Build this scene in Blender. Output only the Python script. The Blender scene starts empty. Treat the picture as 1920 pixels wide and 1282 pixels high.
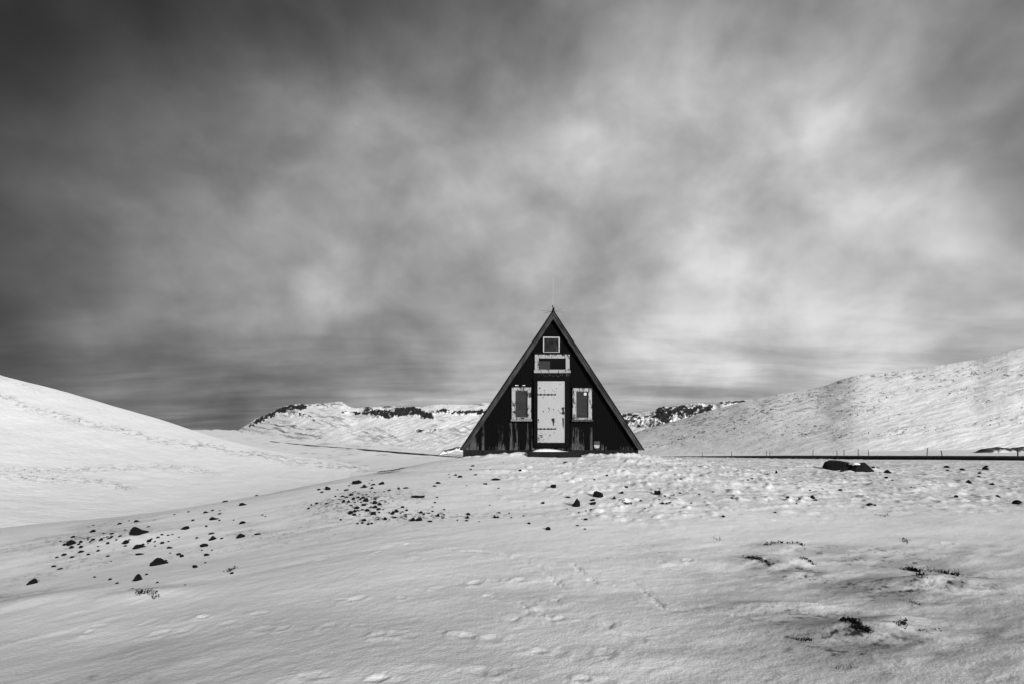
import bpy, math, random
import numpy as np
from mathutils import Vector

random.seed(7)
S = bpy.context.scene
COL = S.collection
F, HY, CX, EYE = 1066.0, 832.0, 960.0, 1.6      # lens in photo pixels, eye level row, centre column, eye height

def W(px, py, Y):
    """world point seen at photo pixel (px, py) at a distance Y in front of the camera"""
    return (Y * (px - CX) / F, Y, EYE + Y * (HY - py) / F)

# ------------------------------------------------------------------ noise
def _h(ix, iy, s):
    h = (ix.astype(np.int64) * 374761393 + iy.astype(np.int64) * 668265263 + int(s) * 1274126177) & 0xFFFFFFFF
    h = ((h ^ (h >> 13)) * 1274126177) & 0xFFFFFFFF
    h = ((h ^ (h >> 16)) * 2246822519) & 0xFFFFFFFF
    return ((h ^ (h >> 15)) & 0xFFFFFF) / float(0xFFFFFF)
def vn(x, y, s=0):
    x = np.asarray(x, float); y = np.asarray(y, float)
    ix = np.floor(x); iy = np.floor(y); fx = x - ix; fy = y - iy
    fx = fx * fx * fx * (fx * (fx * 6 - 15) + 10); fy = fy * fy * fy * (fy * (fy * 6 - 15) + 10)
    a = _h(ix, iy, s); b = _h(ix + 1, iy, s); c = _h(ix, iy + 1, s); d = _h(ix + 1, iy + 1, s)
    return (a * (1 - fx) + b * fx) * (1 - fy) + (c * (1 - fx) + d * fx) * fy
def fbm(x, y, o=4, s=0, g=0.5):
    t = 0; a = 1; n = 0
    for k in range(o):
        r = 0.6 * k
        xr = x * math.cos(r) - y * math.sin(r); yr = x * math.sin(r) + y * math.cos(r)
        t = t + a * vn(xr * 2 ** k + 17.3 * k, yr * 2 ** k - 9.1 * k, s + k); n += a; a *= g
    return t / n
def sst(e0, e1, x):
    t = np.clip((x - e0) / (e1 - e0), 0, 1); return t * t * (3 - 2 * t)

class TPS:
    """smooth surface through scattered points"""
    def __init__(self, P, v, sc=(1, 1), lam=1e-4):
        self.sc = np.array(sc, float); P = np.array(P, float) / self.sc; v = np.array(v, float)
        n = len(P); self.P = P
        d = ((P[:, None] - P[None]) ** 2).sum(-1)
        K = d * np.log(d + 1e-12) + lam * np.eye(n)
        A = np.zeros((n + 3, n + 3)); A[:n, :n] = K; A[:n, n] = 1; A[:n, n + 1:] = P
        A[n, :n] = 1; A[n + 1:, :n] = P.T
        self.w = np.linalg.solve(A, np.concatenate([v, [0, 0, 0]]))
    def __call__(self, x, y):
        x = np.asarray(x, float); sh = x.shape
        x = x.ravel() / self.sc[0]; y = np.asarray(y, float).ravel() / self.sc[1]
        n = len(self.P); o = self.w[n] + self.w[n + 1] * x + self.w[n + 2] * y
        for (px, py), w in zip(self.P, self.w[:n]):
            d = (x - px) ** 2 + (y - py) ** 2
            o += w * d * np.log(d + 1e-12)
        return o.reshape(sh)

# ------------------------------------------------------------------ scene helpers
def tag(o, label=None, cat=None, group=None, kind=None):
    if label: o['label'] = label
    if cat: o['category'] = cat
    if group: o['group'] = group
    if kind: o['kind'] = kind
    return o
def link(name, me, m, parent=None):
    o = bpy.data.objects.new(name, me); COL.objects.link(o)
    if m: me.materials.append(m)
    if parent: o.parent = parent
    return o
def empty(name, loc):
    o = bpy.data.objects.new(name, None); COL.objects.link(o); o.location = loc; o.empty_display_size = 0.2
    return o
def gridmesh(name, V, closed=False, attrs=None, smooth=True):
    """V: (rows, cols, 3)"""
    r, c, _ = V.shape
    me = bpy.data.meshes.new(name)
    me.vertices.add(r * c); me.vertices.foreach_set('co', V.reshape(-1).astype(np.float32))
    i = np.arange(r - 1)[:, None] * c; cc = c if closed else c - 1
    j = np.arange(cc)[None]; j2 = (j + 1) % c
    q = np.stack([i + j, i + j2, i + c + j2, i + c + j], -1).reshape(-1, 4)
    me.loops.add(q.size); me.loops.foreach_set('vertex_index', q.ravel().astype(np.int32))
    me.polygons.add(len(q)); me.polygons.foreach_set('loop_start', (np.arange(len(q)) * 4).astype(np.int32))
    try: me.polygons.foreach_set('loop_total', np.full(len(q), 4, np.int32))
    except Exception: pass
    if smooth: me.polygons.foreach_set('use_smooth', np.ones(len(q), bool))
    for k, a in (attrs or {}).items():
        at = me.attributes.new(k, 'FLOAT', 'POINT'); at.data.foreach_set('value', a.reshape(-1).astype(np.float32))
    me.update(calc_edges=True); me.validate()
    return me

class MB:
    """collects simple solids into one mesh"""
    def __init__(s, org=(0, 0, 0)): s.v = []; s.f = []; s.o = org
    def add(s, V, Fc):
        n = len(s.v); s.v += [(a[0] - s.o[0], a[1] - s.o[1], a[2] - s.o[2]) for a in V]; s.f += [tuple(n + i for i in f) for f in Fc]
    def box(s, x0, x1, y0, y1, z0, z1, j=0.0):
        R = lambda: random.uniform(-j, j)
        V = [(x + R(), y, z + R()) for z in (z0, z1) for y in (y0, y1) for x in (x0, x1)]
        s.add(V, [(0, 1, 3, 2)[::-1], (4, 5, 7, 6), (0, 1, 5, 4), (1, 3, 7, 5), (3, 2, 6, 7), (2, 0, 4, 6)])
    def prism(s, poly, y0, y1):
        """poly in (x, z), extruded along y"""
        n = len(poly)
        V = [(x, y0, z) for x, z in poly] + [(x, y1, z) for x, z in poly]
        s.add(V, [tuple(range(n)), tuple(range(2 * n - 1, n - 1, -1))] + [(i, i + n, (i + 1) % n + n, (i + 1) % n) for i in range(n)])
    def tube(s, pts, r0, r1=None, n=7):
        r1 = r0 if r1 is None else r1
        pts = [Vector(p) for p in pts]; V = []; Fc = []
        for k, p in enumerate(pts):
            d = (pts[min(k + 1, len(pts) - 1)] - pts[max(k - 1, 0)]).normalized()
            a = d.cross(Vector((0.31, 0.9, 0.2))).normalized(); b = d.cross(a)
            r = r0 + (r1 - r0) * k / max(1, len(pts) - 1)
            for i in range(n):
                t = 2 * math.pi * i / n; V.append(tuple(p + a * math.cos(t) * r + b * math.sin(t) * r))
        for k in range(len(pts) - 1):
            for i in range(n):
                Fc.append((k * n + i, k * n + (i + 1) % n, (k + 1) * n + (i + 1) % n, (k + 1) * n + i))
        Fc += [tuple(range(n))[::-1], tuple((len(pts) - 1) * n + i for i in range(n))]
        s.add(V, Fc)
    def build(s, name, m, parent=None, bevel=0, smooth=False):
        me = bpy.data.meshes.new(name); me.from_pydata(s.v, [], s.f); me.update()
        import bmesh
        bm = bmesh.new(); bm.from_mesh(me)
        bmesh.ops.recalc_face_normals(bm, faces=bm.faces)
        if bevel: bmesh.ops.bevel(bm, geom=list(bm.edges), offset=bevel, segments=1, affect='EDGES')
        bm.to_mesh(me); bm.free()
        if smooth:
            for p in me.polygons: p.use_smooth = True
        return link(name, me, m, parent)

# ------------------------------------------------------------------ materials
class NT:
    def __init__(s, name):
        s.m = bpy.data.materials.new(name); s.m.use_nodes = True; s.t = s.m.node_tree
        s.b = s.t.nodes['Principled BSDF']
    def n(s, k, **kw):
        o = s.t.nodes.new(k)
        for a, v in kw.items():
            if a in o.inputs: o.inputs[a].default_value = v
            else: setattr(o, a, v)
        return o
    def l(s, a, b): s.t.links.new(a, b)
    def coord(s, scale=(1, 1, 1), kind='Object', rot=(0, 0, 0)):
        tc = s.n('ShaderNodeTexCoord'); mp = s.n('ShaderNodeMapping'); mp.inputs['Scale'].default_value = scale
        mp.inputs['Rotation'].default_value = rot
        s.l(tc.outputs[kind], mp.inputs['Vector']); return mp.outputs['Vector']
    def noise(s, vec, scale, det=4, rough=0.55):
        o = s.n('ShaderNodeTexNoise', Scale=scale, Detail=det, Roughness=rough); s.l(vec, o.inputs['Vector']); return o.outputs['Fac']
    def ramp(s, fac, a, b, ca=(0, 0, 0, 1), cb=(1, 1, 1, 1)):
        r = s.n('ShaderNodeValToRGB'); r.color_ramp.elements[0].position = a; r.color_ramp.elements[1].position = b
        r.color_ramp.elements[0].color = ca; r.color_ramp.elements[1].color = cb; s.l(fac, r.inputs['Fac']); return r.outputs['Color']
    def mix(s, fac, a, b):
        m = s.n('ShaderNodeMixRGB')
        for sock, v in ((m.inputs['Fac'], fac), (m.inputs['Color1'], a), (m.inputs['Color2'], b)):
            if isinstance(v, (int, float)): sock.default_value = v if sock.name == 'Fac' else (v, v, v, 1)
            else: s.l(v, sock)
        return m.outputs['Color']
    def math(s, op, a, b=0.0):
        m = s.n('ShaderNodeMath', operation=op)
        for i, v in enumerate((a, b)):
            if isinstance(v, (int, float)): m.inputs[i].default_value = v
            else: s.l(v, m.inputs[i])
        return m.outputs[0]
    def attr(s, name):
        a = s.n('ShaderNodeAttribute'); a.attribute_name = name; return a.outputs['Fac']
    def bump(s, h, strength, dist):
        b = s.n('ShaderNodeBump', Strength=strength, Distance=dist); s.l(h, b.inputs['Height']); s.l(b.outputs['Normal'], s.b.inputs['Normal'])

def snow_mat(name, f1, f2, dist, alb=0.8, stretch=(1, 1, 1), rock=0.012, rockscale=3.0):
    M = NT(name); v = M.coord(stretch)
    n1 = M.noise(v, f1, 5, 0.6); n2 = M.noise(v, f2, 3, 0.6)
    base = M.mix(M.ramp(n1, 0.3, 0.7), alb * 0.93, alb)
    d = M.attr('dirt')  # grit, and on the ground also painted lens falloff and mound shade
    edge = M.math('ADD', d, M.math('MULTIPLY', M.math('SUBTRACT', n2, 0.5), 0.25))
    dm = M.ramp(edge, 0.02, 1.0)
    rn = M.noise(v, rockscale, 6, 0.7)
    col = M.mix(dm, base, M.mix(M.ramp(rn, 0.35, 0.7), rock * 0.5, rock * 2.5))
    # where no dirt or painted shade at all keep pure snow
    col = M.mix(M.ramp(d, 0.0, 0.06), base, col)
    M.l(col, M.b.inputs['Base Color']); M.b.inputs['Roughness'].default_value = 0.75
    M.b.inputs['Specular IOR Level'].default_value = 0.15
    h = M.math('ADD', M.math('MULTIPLY', n1, 0.6), M.math('MULTIPLY', n2, 0.4))
    M.bump(h, 0.6, dist); return M.m

def dark_mat(name, lo, hi, scale, rough=0.9, stretch=(1, 1, 1), dist=0.01, spec=0.2):
    M = NT(name); v = M.coord(stretch); n = M.noise(v, scale, 6, 0.65)
    M.l(M.mix(M.ramp(n, 0.3, 0.72), lo, hi), M.b.inputs['Base Color'])
    M.b.inputs['Roughness'].default_value = rough; M.b.inputs['Specular IOR Level'].default_value = spec
    M.bump(n, 0.7, dist); return M.m

def peel_mat(name, paint, wood, scale, thr, stretch=(1, 1, 1), width=0.08, seed=0.0):
    """paint flaking off darker bare wood"""
    M = NT(name); v = M.coord(stretch); mp = M.n('ShaderNodeVectorMath', operation='ADD'); mp.inputs[1].default_value = (seed, seed, seed)
    M.l(v, mp.inputs[0]); v = mp.outputs[0]
    n = M.noise(v, scale, 6, 0.65); g = M.noise(v, scale * 3.3, 4, 0.6)
    wd = M.mix(M.ramp(g, 0.35, 0.65), wood * 0.4, wood * 1.5); pt = M.mix(M.ramp(g, 0.3, 0.7), paint * 0.85, paint)
    M.l(M.mix(M.ramp(n, thr - width / 2, thr + width / 2), wd, pt), M.b.inputs['Base Color'])
    M.b.inputs['Roughness'].default_value = 0.8; M.b.inputs['Specular IOR Level'].default_value = 0.2
    M.bump(n, 0.5, 0.006); return M.m

M_snow = snow_mat('snow_near', 6.0, 48.0, 0.02, alb=0.76)
M_hill = snow_mat('snow_hill', 0.25, 1.4, 0.4, alb=0.88, rock=0.03, rockscale=0.8)
M_rhill = snow_mat('snow_hill_fresh', 0.5, 2.6, 0.25, alb=0.86, stretch=(.6, .6, 2), rock=0.03, rockscale=1.2)
M_far = snow_mat('snow_far', 0.06, 0.3, 1.6, alb=0.85, rock=0.012, rockscale=0.2)
M_rock = dark_mat('basalt', 0.001, 0.0055, 9.0, dist=0.02)
M_plank = None
M_white = peel_mat('flaking_white_paint', 0.74, 0.06, 6.0, 0.42, stretch=(2.2, 1, 1.0))
M_barge = peel_mat('weathered_barge_wood', 0.085, 0.02, 5.0, 0.5, stretch=(1.6, 1, 1.6), width=0.3)
def barge_mat(ang, seed):
    M = NT('weathered_barge_wood'); tc = M.n('ShaderNodeTexCoord'); a = M.n('ShaderNodeMapping'); a.inputs['Rotation'].default_value = (0, ang, 0); a.inputs['Location'].default_value = (seed, 0, seed)
    b = M.n('ShaderNodeMapping'); b.inputs['Scale'].default_value = (16, 4, 1.1); M.l(tc.outputs['Object'], a.inputs['Vector']); M.l(a.outputs[0], b.inputs['Vector'])
    n = M.noise(b.outputs[0], 1.0, 6, .65); g = M.noise(a.outputs[0], 3.0, 5, .6); f = M.noise(b.outputs[0], 3.4, 4, .6)
    k = M.math('ADD', M.math('MULTIPLY', n, .6), M.math('MULTIPLY', g, .4))
    M.l(M.mix(M.ramp(k, .42, .60), M.mix(M.ramp(f, .3, .7), .008, .03), M.mix(M.ramp(f, .35, .7), .025, .085)), M.b.inputs['Base Color'])
    M.b.inputs['Roughness'].default_value = .9; M.b.inputs['Specular IOR Level'].default_value = .1; M.bump(n, .5, .005); return M.m
M_roof = dark_mat('tarred_roofing', 0.002, 0.006, 4.0)
M_frame = dark_mat('black_painted_wood', 0.001, 0.005, 5.0, stretch=(5, 1, 1), spec=0.1)
M_conc = dark_mat('dark_plinth_concrete', 0.003, 0.012, 5.0)
M_iron = dark_mat('rusted_iron', 0.003, 0.012, 20.0, rough=0.7)
M_asph = dark_mat('wet_asphalt', 0.004, 0.012, 0.8, rough=0.75)
M_bank = dark_mat('gravel_embankment', 0.003, 0.01, 0.7)
M_post = dark_mat('grey_post_wood', 0.005, 0.02, 6.0)
M_twig = dark_mat('twig', 0.004, 0.012, 30.0)
M_leaf = dark_mat('shrub_leaf', 0.003, 0.012, 30.0)

# ------------------------------------------------------------------ the knoll the hut stands on
KN = [  # photo column, row, distance
 (960,1282,3.45),(960,1130,5.3),(960,1050,7.0),(960,985,9.0),(960,925,11.8),(960,885,14.2),(960,862,16.4),(960,854.5,17.5),
 (1100,985,9.1),(1100,925,11.8),(1100,885,14.2),(1100,862,16.4),(1100,854,17.5),(1200,854,17.8),(870,857,17.6),
 (600,1282,3.5),(600,1100,6.0),(600,990,9.3),(600,905,15.0),(430,1282,3.6),(430,1040,8.2),(430,940,13.5),
 (0,1282,4.2),(0,1110,7.4),(0,992,13.5),(200,972,13.6),(200,1100,6.9),(200,1282,3.85),(740,880,18.0),(740,930,12.0),(740,985,9.2),(820,866,19.5),
 (1300,1282,3.45),(1300,1060,7.0),(1300,965,10),(1300,900,13.5),(1300,870,19),(1300,857.5,30),(1200,856,26),
 (1600,1282,3.45),(1600,1100,6.1),(1600,1000,8.8),(1600,920,13.8),(1600,880,21),(1600,861.5,38),
 (1900,1282,3.4),(1900,1100,6.0),(1900,1000,8.8),(1900,920,14),(1900,882,22),(1900,865.5,40),(1450,859,34)]
kp = []; kv = []
for px, py, Y in KN:
    x, y, z = W(px, py, Y); kp.append((x, y)); kv.append(z)
for x, y, z in [(-7.6,23,-1.6),(-11.5,20.5,-2.6),(-19,17.5,-3.6),(-15,21,-3.2),(-6.6,28,-1.6),(-5,32,-1.2),(-22,10,-2.6),(-30,20,-6.5),(-15,38,-6),(-3,42,-1.2),
                (1,24,1.1),(6,24,1.0),(2,32,0.7),(4,45,-0.6),(14,55,-0.9),(32,55,-0.7),(55,58,-0.9),(60,35,0.0),(35,20,0.45),(30,5,0.15),
                (-30,-10,-1.2),(0,-25,-0.2),(30,-25,0.2),(-2,0,0.1),(2,0,0.12),(0,2,0.14),(-12,2,-0.9),(12,2,0.0),(-60,40,-12),(-60,-40,-6),(60,-40,0),(70,70,-2.5),(-20,70,-9),(20,75,-2.5)]:
    kp.append((x, y)); kv.append(z)
KNOLL = TPS(kp, kv, sc=(10, 10), lam=2e-3)

def flat_xy(px, py):
    """rough ground point under a photo pixel, for laying out snow relief"""
    Ys = np.geomspace(2.5, 60, 400); X = Ys * (px - CX) / F
    z = KNOLL(X, Ys); ray = EYE + Ys * (HY - py) / F
    k = np.nonzero(z >= ray)[0]
    if len(k) == 0: k = [int(np.argmin(ray - z))]
    i = k[0]; return X[i], Ys[i]

PRINTS = [(823,1102),(890,1093),(927,1090),(950,1089),(977,1090),(873,1080),(753,1123),(640,1128),(667,1125),(620,1175),(673,1175),(710,1193),(740,1193),(767,1197),
 (850,1193),(870,1196),(923,1200),(983,1222),(1013,1225),(1047,1228),(587,1268),(750,1276),(707,1273),(903,1262),(940,1258),(1093,1275),(1127,1277),(1137,1230),
 (780,1050),(707,1039),(603,1051),(900,1049),(167,1190),(187,1178),(298,1192),(280,1170),(383,1160),(347,1185),(340,1167),(488,1153),(530,1182),(493,1183),(423,1173),
 (1835,946),(1845,954),(1669,1240),(1777,1016),(1689,1033),(1240,1055),(1265,1060),(1290,1052),(1020,872),(1040,878),(1012,884),(1052,888),(1035,895),(1062,902),
 (1045,910),(1095,922),(1075,915),(1110,952),(1130,962),(1150,948),(1165,958),(1185,950),(1210,962),(1238,956),(1100,970),(1128,978),(1160,972),(1090,880),(1120,884),(1150,878),
 (1310,945),(1340,938),(1365,950),(1395,940),(1300,900),(1330,905),(1280,925),(1260,905)]
CRACKS = [[(740,1021),(800,1022),(835,1028),(865,1037),(900,1037),(940,1043),(975,1055),(1010,1068),(1040,1090),(1060,1105)],
 [(1075,1060),(1100,1080),(1110,1090),(1125,1096)],[(1055,1122),(1020,1140),(1010,1148),(1035,1163),(1110,1162),(1130,1170),(1160,1190),(1200,1200)],
 [(1180,1090),(1230,1130),(1245,1145),(1280,1149),(1320,1140)],[(920,1120),(960,1128),(985,1140),(990,1155),(960,1165)],
 [(1560,950),(1640,958),(1720,952),(1800,962),(1880,958)],[(1380,1160),(1440,1150),(1500,1145),(1560,1135)]]
DRIFT = [(-60,1232),(0,1218),(100,1195),(233,1160),(333,1137),(430,1105),(520,1070)]
MOUNDS = [ # px, py, half width m, half depth m, height m
 (1460,1054,0.46,0.24,0.10),(1480,1030,0.40,0.20,0.07),(1745,1094,0.70,0.24,0.12),(1620,1188,0.50,0.20,0.085),(1500,1075,0.3,0.12,0.03),
 (1690,1170,0.3,0.12,0.05),(1480,1140,0.5,0.14,0.04),(1320,1055,0.4,0.2,0.02),(60,1130,0.8,0.3,0.05),(270,1120,0.5,0.2,0.04),(1240,1240,0.6,0.2,0.02),
 (700,940,1.6,1.2,0.08),(985,855,0.9,0.35,0.10),(920,882,0.7,0.3,0.04),(1590,880,1.3,0.5,0.12),(1180,865,1.0,0.5,0.05),(250,1010,1.2,0.6,0.07),(1740,1010,0.5,0.2,0.02),(1400,905,1.5,0.3,0.04),(1700,905,2.0,0.4,0.05)]
pr_xy = [flat_xy(*p) for p in PRINTS]
md = [(*flat_xy(a, b), c, d, e) for a, b, c, d, e in MOUNDS]
def seg_d(x, y, pts):
    best = np.full(x.shape, 1e9)
    for (ax, ay), (bx, by) in zip(pts[:-1], pts[1:]):
        dx, dy = bx - ax, by - ay; L = dx * dx + dy * dy
        t = np.clip(((x - ax) * dx + (y - ay) * dy) / L, 0, 1)
        best = np.minimum(best, np.hypot(x - ax - t * dx, y - ay - t * dy))
    return best
ck = [[flat_xy(*p) for p in c] for c in CRACKS]; dr = [flat_xy(*p) for p in DRIFT]
def knoll(x, y, fine=True):
    z = KNOLL(x, y)
    for mx, my, a, b, h in md:
        q = ((x - mx) / a) ** 2 + ((y - my) / b) ** 2
        m = q < 12
        if np.any(m): z = z + np.where(m, h * np.exp(-q), 0)
    if not fine: return z
    r = np.hypot(x, y); far = sst(60, 20, r)
    z = z + 0.10 * (fbm(x / 3.1, y / 2.2, 3, 5) - 0.5) * sst(2, 7, r)
    # wind sculpted streaks running from lower left to upper right
    ca, sa = math.cos(0.5), math.sin(0.5); u = x * ca + y * sa; v = -x * sa + y * ca
    z = z + 0.018 * (fbm(u / 0.9, v / 0.28, 4, 21) - 0.5) * far * (0.4 + fbm(x / 2, y / 2, 2, 3))
    z = z + 0.006 * (fbm(u / 0.10, v / 0.045, 3, 31) - 0.5) * sst(14, 6, r)
    # trodden, lumpy snow in front of and right of the hut
    tr = np.exp(-(((x - 1.9) / 2.6) ** 2 + ((y - 14.2) / 2.6) ** 2)) + 0.9 * np.exp(-(((x - 2.2) / 1.5) ** 2 + ((y - 10.3) / 0.9) ** 2)) \
        + 0.8 * sst(2.0, 6, x) * sst(10.0, 12.5, y) + 0.8 * sst(8.5, 14, y) * np.exp(-((x - 4.5) / 2.0) ** 2)
    tr = np.clip(tr, 0, 1)
    z = z + tr * 0.085 * (fbm(x / 0.42, y / 0.34, 4, 44, 0.6) - 0.5) * far
    z = z + tr * 0.05 * np.maximum(0, fbm(x / 0.22, y / 0.25, 2, 47) - 0.62) * 4 * far
    # snow banked unevenly against the plinth
    z = z + np.exp(-((y - 17.45) / .28) ** 2) * sst(-2.6, -1.4, x) * sst(5, 4, x) * (.03 + .16 * (fbm(x / .35, y / .3, 4, 55, .6) - .5))
    # foot prints: a pit with a thrown-up rim
    for i, (fx, fy) in enumerate(pr_xy):
        ks = (.25, 1.0, .45, .15, .8, .35, .6)[i % 7]
        a = 0.5 + 0.9 * math.sin(i * 2.4); s = 1.0 + 0.25 * math.sin(i * 1.7)
        m = (np.abs(x - fx) < 0.6) & (np.abs(y - fy) < 0.6)
        if not np.any(m): continue
        dx = x[m] - fx; dy = y[m] - fy
        p = (dx * math.cos(a) + dy * math.sin(a)) / (0.072 * s); q = (-dx * math.sin(a) + dy * math.cos(a)) / (0.05 * s)
        nz = fbm(x[m] / .05, y[m] / .04, 2, 90 + i); p = p + 1.2 * (nz - .5); d2 = p * p + q * q
        z[m] += ks * -0.011 * np.exp(-d2 ** 1.5) + ks * 0.006 * (.4 + 1.2 * nz) * np.exp(-((p + 1.5) ** 2) * 1.4 - q * q * 0.8) + 0.003 * np.exp(-((np.sqrt(d2) - 1.5) ** 2) * 4)
    wob = 0.16 * (fbm(x / 0.12, y / 0.12, 3, 71) - 0.5)
    for c in ck:
        d = seg_d(x, y, c) + wob
        z = z - 0.011 * np.exp(-(d / 0.03) ** 2) * sst(.3, .6, fbm(x / .3, y / .3, 2, 83)) + 0.006 * np.exp(-((d - 0.10) / 0.08) ** 2) * fbm(x / 0.06, y / 0.06, 2, 81)
    # long drift edge on the left: side of the line decides which level
    X = np.array([p[0] for p in dr]); Yd = np.array([p[1] for p in dr])
    yl = np.interp(x, X, Yd)
    side = sst(-0.05, 0.12, y - yl + wob) * sst(X[-1] + 0.2, X[-1] - 1.6, x) * sst(-7, -5, x)
    z = z + 0.010 * side * np.exp(-np.maximum(0, y - yl) / 1.2)
    return z

_Y = np.geomspace(2.5, 58, 900)
def on_ground(px, py):
    X = _Y * (px - CX) / F; z = knoll(X, _Y); ray = EYE + _Y * (HY - py) / F
    k = np.nonzero(z >= ray)[0]
    i = int(k[0]) if len(k) else int(np.argmin((ray - z) / _Y))
    return Vector((X[i], _Y[i], z[i]))

def build_ground():
    front = np.radians(np.linspace(-47, 47, 1250)); side = np.radians(np.linspace(47, 313, 180))[1:-1]
    th = np.concatenate([front, side])
    r = np.concatenate([np.linspace(0.3, 3.0, 14)[:-1], np.geomspace(3.0, 80, 640)])
    R, T = np.meshgrid(r, th, indexing='ij')
    X = R * np.sin(T); Y = R * np.cos(T); Z = np.zeros_like(X)
    for k in range(0, len(r), 60): Z[k:k + 60] = knoll(X[k:k + 60], Y[k:k + 60])
    Z -= sst(60, 80, R) * 6
    # snow blown thin: grit and moss show through
    d = np.zeros_like(X)
    p = fbm(X / 1.6, Y / 1.1, 4, 91); g = fbm(X / 0.09, Y / 0.05, 3, 95); st = fbm((X * .88 + Y * .47) / 0.5, (-X * .47 + Y * .88) / 0.12, 4, 97)
    right = sst(1.2, 3.2, X) * sst(9.5, 7.0, Y) + 0.5 * sst(0.5, 4, X) * sst(9, 14, Y)
    left = sst(-1.5, -4, X)
    area = np.clip(right + 0.55 * left + 0.25, 0, 1)
    d += 0.26 * sst(0.42, 0.66, p) * area * (.45 + .55 * sst(0.35, 0.65, st)) + .20 * np.clip(right, 0, 1) * sst(.3, .6, st)
    d += 0.5 * sst(0.66, 0.80, g) * sst(0.50, 0.66, p) * area
    d += .16 * sst(6.3, 4.6, Y) * sst(.36, .62, fbm(X / 1.3 + .5, Y / .5, 4, 99)) * sst(-60, 0, Y)  # lens falloff painted into the colour: nearest snow darkened in patches
    # hollows around the stone patches hold dark grit
    for cx, cy, a, b, k in ((700, 945, 1.0, 1.1, .8), (770, 968, 0.7, 0.4, .7), (190, 1010, .9, .5, .6), (900, 965, 2.2, .25, .5), (265, 1112, .35, .12, .8), (400, 1030, .9, .4, .35), (620, 945, 0.9, .4, .5)):
        mx, my = flat_xy(cx, cy); q = ((X - mx) / a) ** 2 + ((Y - my) / b) ** 2
        d += k * np.exp(-q) * sst(0.52, 0.70, fbm(X / 0.07, Y / 0.06, 4, 61, 0.65))
    for (mx, my, a, b, h), k in zip(md[:6], (.26, .22, .36, .34, .26, .22)):  # mound fronts: their shaded side painted in grey, mixed with bare grit
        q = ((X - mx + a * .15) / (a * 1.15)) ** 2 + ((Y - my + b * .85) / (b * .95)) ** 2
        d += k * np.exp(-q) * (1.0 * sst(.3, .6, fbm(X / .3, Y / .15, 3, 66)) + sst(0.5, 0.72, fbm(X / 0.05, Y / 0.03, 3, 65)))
    V = np.stack([X, Y, Z], -1)
    me = gridmesh('ground', V, closed=True, attrs={'dirt': np.clip(d, 0, 1)})  # dirt holds grit plus the painted lens falloff and mound shade
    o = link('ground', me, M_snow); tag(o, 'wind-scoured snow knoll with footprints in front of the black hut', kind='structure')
build_ground()

# ------------------------------------------------------------------ valley floor and road
ROAD = [(2600,861,40),(2250,859.5,46),(1920,857.3,57),(1766,856.4,66),(1600,855.6,82),(1450,855,110),(1300,855.6,160),(1100,856.5,210),(870,856,250),(800,851.5,262),
        (700,843.5,290),(600,835.5,340),(520,828,400),(440,817.5,500),(400,813,560),(300,806,700)]
VL = ROAD + [(-600,1040,30),(0,1040,30),(400,1000,30),(740,965,30),(960,900,30),(1200,893,30),(1600,889,30),(2400,889,28),
 (0,880,120),(400,875,130),(740,873,130),(740,905,70),(600,868,170),(600,852,240),(960,866,130),(960,880,70),(1300,867,70),(1600,864,60),
 (440,811,700),(440,808,950),(600,828,420),(600,822,600),(700,838,340),(700,830,500),(870,851,300),(870,845,450),(1100,850,270),(1300,849,220),(1600,847,130),(1920,844,90),(2400,842,70),
 (0,812,1000),(-600,812,1000),(1200,835,1500),(2400,835,1500),(2400,838,300),(-600,850,150),(-600,820,400)]
VAL = TPS([(a, math.log(c)) for a, b, c in VL], [b for a, b, c in VL], sc=(600, 1.0), lam=1e-3)
def build_valley():
    px = np.linspace(-900, 3000, 520); Y = np.geomspace(24, 3000, 260)
    YY, PX = np.meshgrid(Y, px, indexing='ij'); row = VAL(PX, np.log(YY))
    X = YY * (PX - CX) / F; Z = EYE + YY * (HY - row) / F
    Z += 0.0035 * YY * (fbm(X / 14, YY / 22, 4, 11) - 0.5) - 0.15
    d = 0.30 * sst(.52, .72, fbm(PX / 34, row / 3.2, 4, 14)) * sst(.45, .62, fbm(PX / 5, row / 1.2, 3, 15))
    d *= sst(330, 100, np.abs(PX - 720)) + 0.35
    me = gridmesh('snowfield', np.stack([X, YY, Z], -1), attrs={'dirt': np.clip(d, 0, 1)})
    tag(link('valley_ground', me, M_hill), 'snow covered valley floor the road runs across', kind='structure')
    # the far plain closes the horizon all round
    a = np.radians(np.linspace(0, 360, 121))[:-1]; R = np.array([90.0, 400, 1500, 9000])
    RR, A = np.meshgrid(R, a, indexing='ij'); h = np.array([-9.0, -22, -30, -60])[:, None] * np.ones_like(A)
    me = gridmesh('plain', np.stack([RR * np.sin(A), RR * np.cos(A), h], -1), closed=True, attrs={'dirt': np.zeros_like(A)})
    tag(link('terrain', me, M_far), 'low snowy plain stretching to the horizon', kind='structure')
build_valley()

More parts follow.
